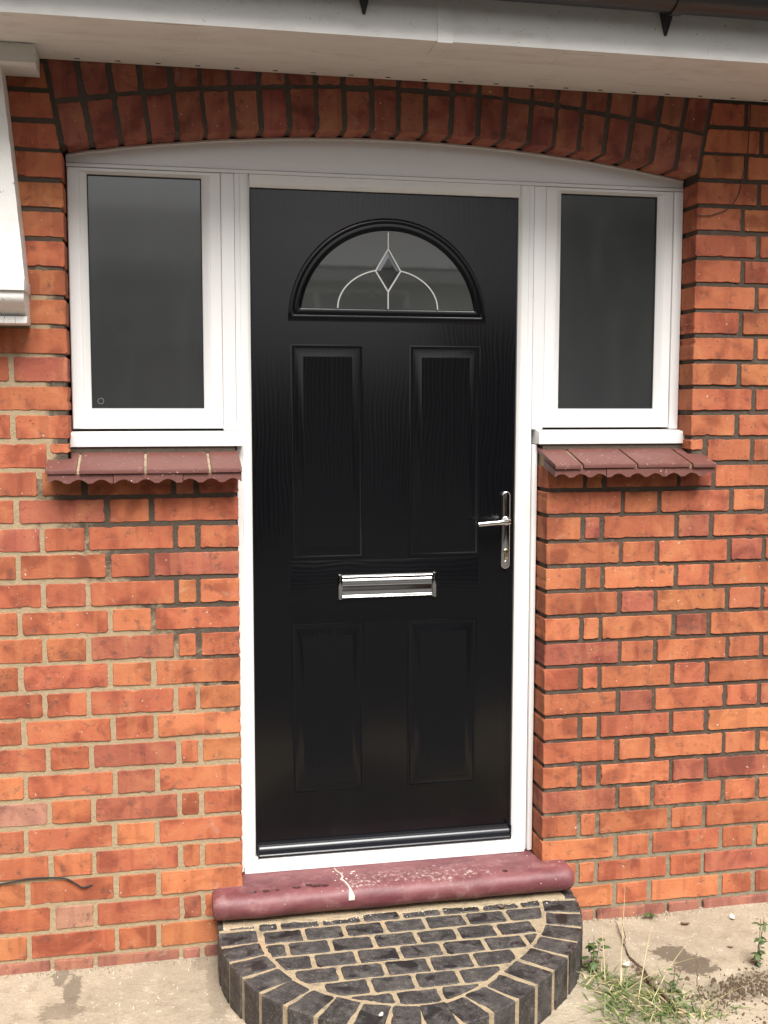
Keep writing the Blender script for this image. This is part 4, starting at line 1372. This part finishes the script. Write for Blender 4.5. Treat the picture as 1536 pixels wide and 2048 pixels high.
def soil():
    r = random.Random(40)
    b = MB()
    def crumb(x, y, s):
        z = 0.004
        m = 5
        vs = [(x + s * r.uniform(0.6, 1.2) * math.cos(6.283 * k / m), y + s * r.uniform(0.6, 1.2) * math.sin(6.283 * k / m), z - 0.006) for k in range(m)]
        vs += [(x + s * 0.5 * r.uniform(0.6, 1.2) * math.cos(6.283 * k / m), y + s * 0.5 * r.uniform(0.6, 1.2) * math.sin(6.283 * k / m), z - 0.004 + 0.004 * min(1, s / 0.002) + s * r.uniform(0.1, 0.5)) for k in range(m)]
        b.add(vs, [(k, (k + 1) % m, (k + 1) % m + m, k + m) for k in range(m)] + [tuple(range(m, 2 * m))])
    for cx, cy, sx, sy, n in ((1.50, -0.47, 0.05, 0.035, 230), (1.58, -0.44, 0.05, 0.03, 180), (1.44, -0.52, 0.03, 0.03, 80), (1.55, -0.63, 0.06, 0.02, 120), (1.29, -0.36, 0.008, 0.05, 60), (1.285, -0.47, 0.012, 0.06, 90), (1.66, -0.42, 0.05, 0.03, 100), (1.36, -0.49, 0.03, 0.01, 40)):
        for _ in range(n):
            crumb(cx + r.gauss(0, sx), cy + r.gauss(0, sy), abs(r.gauss(0.0022, 0.0017)) + 0.0008)
    tag(b.build('soil', 'soil'), 'dark crumbly soil scattered on the path at the lower right', 'soil', kind='stuff')
    # dirt gathered at the foot of the walls
    b = MB()
    for _ in range(520):
        x = r.choice((r.uniform(-0.9, 0.14), r.uniform(1.21, 2.2)))
        crumb(x, -0.008 - abs(r.gauss(0, 0.012)), abs(r.gauss(0.0014, 0.0009)) + 0.0006)
    tag(b.build('wall_foot_dirt', 'grit'), 'line of dark grit along the foot of the brick walls', 'grit', kind='stuff')
    g = MB(); b = g
    for _ in range(420):
        x, y = r.uniform(-0.7, 2.1), r.uniform(-0.8, -0.02)
        if 0.12 < x < 1.22 and y > -0.70 and not (x < 0.2 and y < -0.4):
            continue
        crumb(x, y, abs(r.gauss(0.0009, 0.0008)) + 0.0004)
    tag(g.build('pale_grit', 'petal'), 'pale grit specks scattered over the concrete path', 'grit', kind='stuff')
soil()

def litter(name, label, cat, x, y, L, w, rz, m, curl=0.25, z=0.003):
    b = MB(); n = 6
    r = random.Random(int(x * 1000))
    vs = []
    for i in range(n + 1):
        t = i / n
        ww = w * math.sin(math.pi * (0.08 + 0.84 * t)) * r.uniform(0.8, 1.15)
        px = (t - 0.5) * L
        zz = curl * L * (2 * t - 1) ** 2 * 0.5
        vs += [(px, -ww, zz + curl * w), (px, 0, zz), (px, ww, zz + curl * w)]
    fs = []
    for i in range(n):
        fs += [(3 * i, 3 * i + 1, 3 * i + 4, 3 * i + 3), (3 * i + 1, 3 * i + 2, 3 * i + 5, 3 * i + 4)]
    nv = len(vs)
    vs += [(a, c, d - 0.0008) for a, c, d in vs]
    fs += [tuple(nv + q for q in f[::-1]) for f in fs]
    b.add(vs, fs)
    o = b.build(name, m, None, smooth=True, loc=(x, y, z), recalc=False)
    o.rotation_euler = (0, 0, rz)
    return tag(o, label, cat)
litter('fallen_leaf', 'small curled brown leaf on the path below the right wall', 'leaf', 1.54, -0.094, 0.026, 0.008, 2.8, 'leafdead')
litter('fallen_leaf', 'pale papery leaf on the path at the far right by the wall', 'leaf', 1.700, -0.085, 0.034, 0.009, 1.2, 'petal')
litter('fallen_leaf', 'crumpled pale leaf beside the twig and grass', 'leaf', 1.262, -0.298, 0.026, 0.010, 0.4, 'petal', 0.5)
litter('fallen_leaf', 'thin dark leaf near the damp stain on the path', 'leaf', 1.60, -0.255, 0.016, 0.005, 2.6, 'leafdead')
litter('fallen_leaf', 'pale sliver lying on the blue brick step, front middle', 'leaf', 0.505, -0.600, 0.020, 0.005, 1.0, 'petal', 0.2, 0.114)
litter('fallen_leaf', 'brown flake lying on the step under the threshold nosing', 'leaf', 0.960, -0.108, 0.020, 0.007, 2.3, 'leafdead', 0.4, 0.114)

# ------------------------------------------------------------------ what the glass reflects: house across the drive; hedges added to block low sky
def far_house():
    root = thing('opposite_house', 'brick house across the drive, seen as a reflection in the door glass', 'house')
    B('wall', 'hb', root, -9, 16, -25.0, -17.0, 0, 2.6, 0)
    B('upper_wall', 'render', root, -9.003, 16.003, -25.0, -16.99, 2.6, 3.9, 0)
    b = MB()
    b.extrude_x([(-16.6, 3.85), (-16.6, 3.98), (-21.0, 5.6), (-25.4, 3.98), (-25.4, 3.85)], -9.4, 16.4)
    b.build('roof', 'hroof', root)
    B('fascia', 'upvc', root, -9.4, 16.4, -16.62, -16.56, 3.72, 3.92, 0)
    for x0, x1, z0, z1 in ((1.2, 4.6, 2.75, 3.62), (7.5, 9.6, 2.75, 3.62), (-4.5, -2.3, 2.75, 3.62), (-5.0, -2.2, 0.8, 2.2)):
        w = MB()
        w.box(x0, x1, -17.0, -16.93, z0, z0 + 0.09); w.box(x0, x1, -17.0, -16.93, z1 - 0.09, z1)
        for x in (x0, 0.5 * (x0 + x1) - 0.04, x1 - 0.09):
            w.box(x, x + 0.09, -17.0, -16.935, z0 + 0.09, z1 - 0.09)
        f = w.build('window', 'upvc', root)
        B('pane', 'frost', f, x0 + 0.05, x1 - 0.05, -17.0, -16.97, z0 + 0.05, z1 - 0.05, 0)
    B('garage_door', 'upvc_dirty', root, 2.0, 4.6, -17.0, -16.95, 0.0, 2.15, 0.01)
far_house()

def hedge(x0, x1, y, h, seed, label):  # added behind the camera, sized to block low sky and darken reflections
    r = random.Random(seed)
    root = thing('hedge', label, 'hedge', group='added unseen hedges')
    b = MB(); b.box(x0 + 0.2, x1 - 0.2, y - 0.35, y + 0.35, 0, h - 0.2)
    b.build('twigs', 'hedgecore', root)
    b = MB()
    for _ in range(int(1100 * (x1 - x0) / 3)):
        p = Vector((r.uniform(x0, x1), y + r.choice((-1, 1, 1)) * r.uniform(0.3, 0.55), r.uniform(0.02, h)))
        if r.random() < 0.25:
            p.z = h - r.uniform(0, 0.25); p.y = y + r.uniform(-0.5, 0.5)
        d = Vector((r.gauss(0, 1), r.gauss(0, 1), r.gauss(0, 1))).normalized(); e = d.orthogonal().normalized(); s = r.uniform(0.04, 0.10)
        b.add([p - d * s, p + e * s * 0.6, p + d * s, p - e * s * 0.6], [(0, 1, 2, 3)])
    b.build('foliage', 'hedge', root, recalc=False)
hedge(-14, -0.2, -9.5, 2.6, 1, 'tall green hedge added behind the camera to darken reflections, left of the gap')
hedge(4.4, 18, -9.5, 4.4, 2, 'tall green hedge added behind the camera to darken the right pane, right of the gap')

def added_side_hedge(x, y0, y1, h, seed, label):  # added out of view, keeps low horizon sky off reveals and door bevels
    r = random.Random(seed)
    root = thing('hedge', label, 'hedge', group='added unseen hedges')
    b = MB(); b.box(x - 0.35, x + 0.35, y0 + 0.2, y1 - 0.2, 0, h - 0.2)
    b.build('twigs', 'hedgecore', root)
    b = MB()
    for _ in range(int(420 * (y1 - y0))):
        p = Vector((x + r.choice((-1, 1)) * r.uniform(0.3, 0.55), r.uniform(y0, y1), r.uniform(0.02, h)))
        if r.random() < 0.25:
            p.z = h - r.uniform(0, 0.25); p.x = x + r.uniform(-0.5, 0.5)
        d = Vector((r.gauss(0, 1), r.gauss(0, 1), r.gauss(0, 1))).normalized(); e = d.orthogonal().normalized(); q = r.uniform(0.04, 0.10)
        b.add([p - d * q, p + e * q * 0.6, p + d * q, p - e * q * 0.6], [(0, 1, 2, 3)])
    b.build('foliage', 'hedge', root, recalc=False)
added_side_hedge(-5.2, -9.0, -0.8, 2.6, 3, 'unseen hedge added on the left to block low sky')
added_side_hedge(8.2, -9.0, -0.8, 2.6, 4, 'unseen hedge added on the right to block low sky')
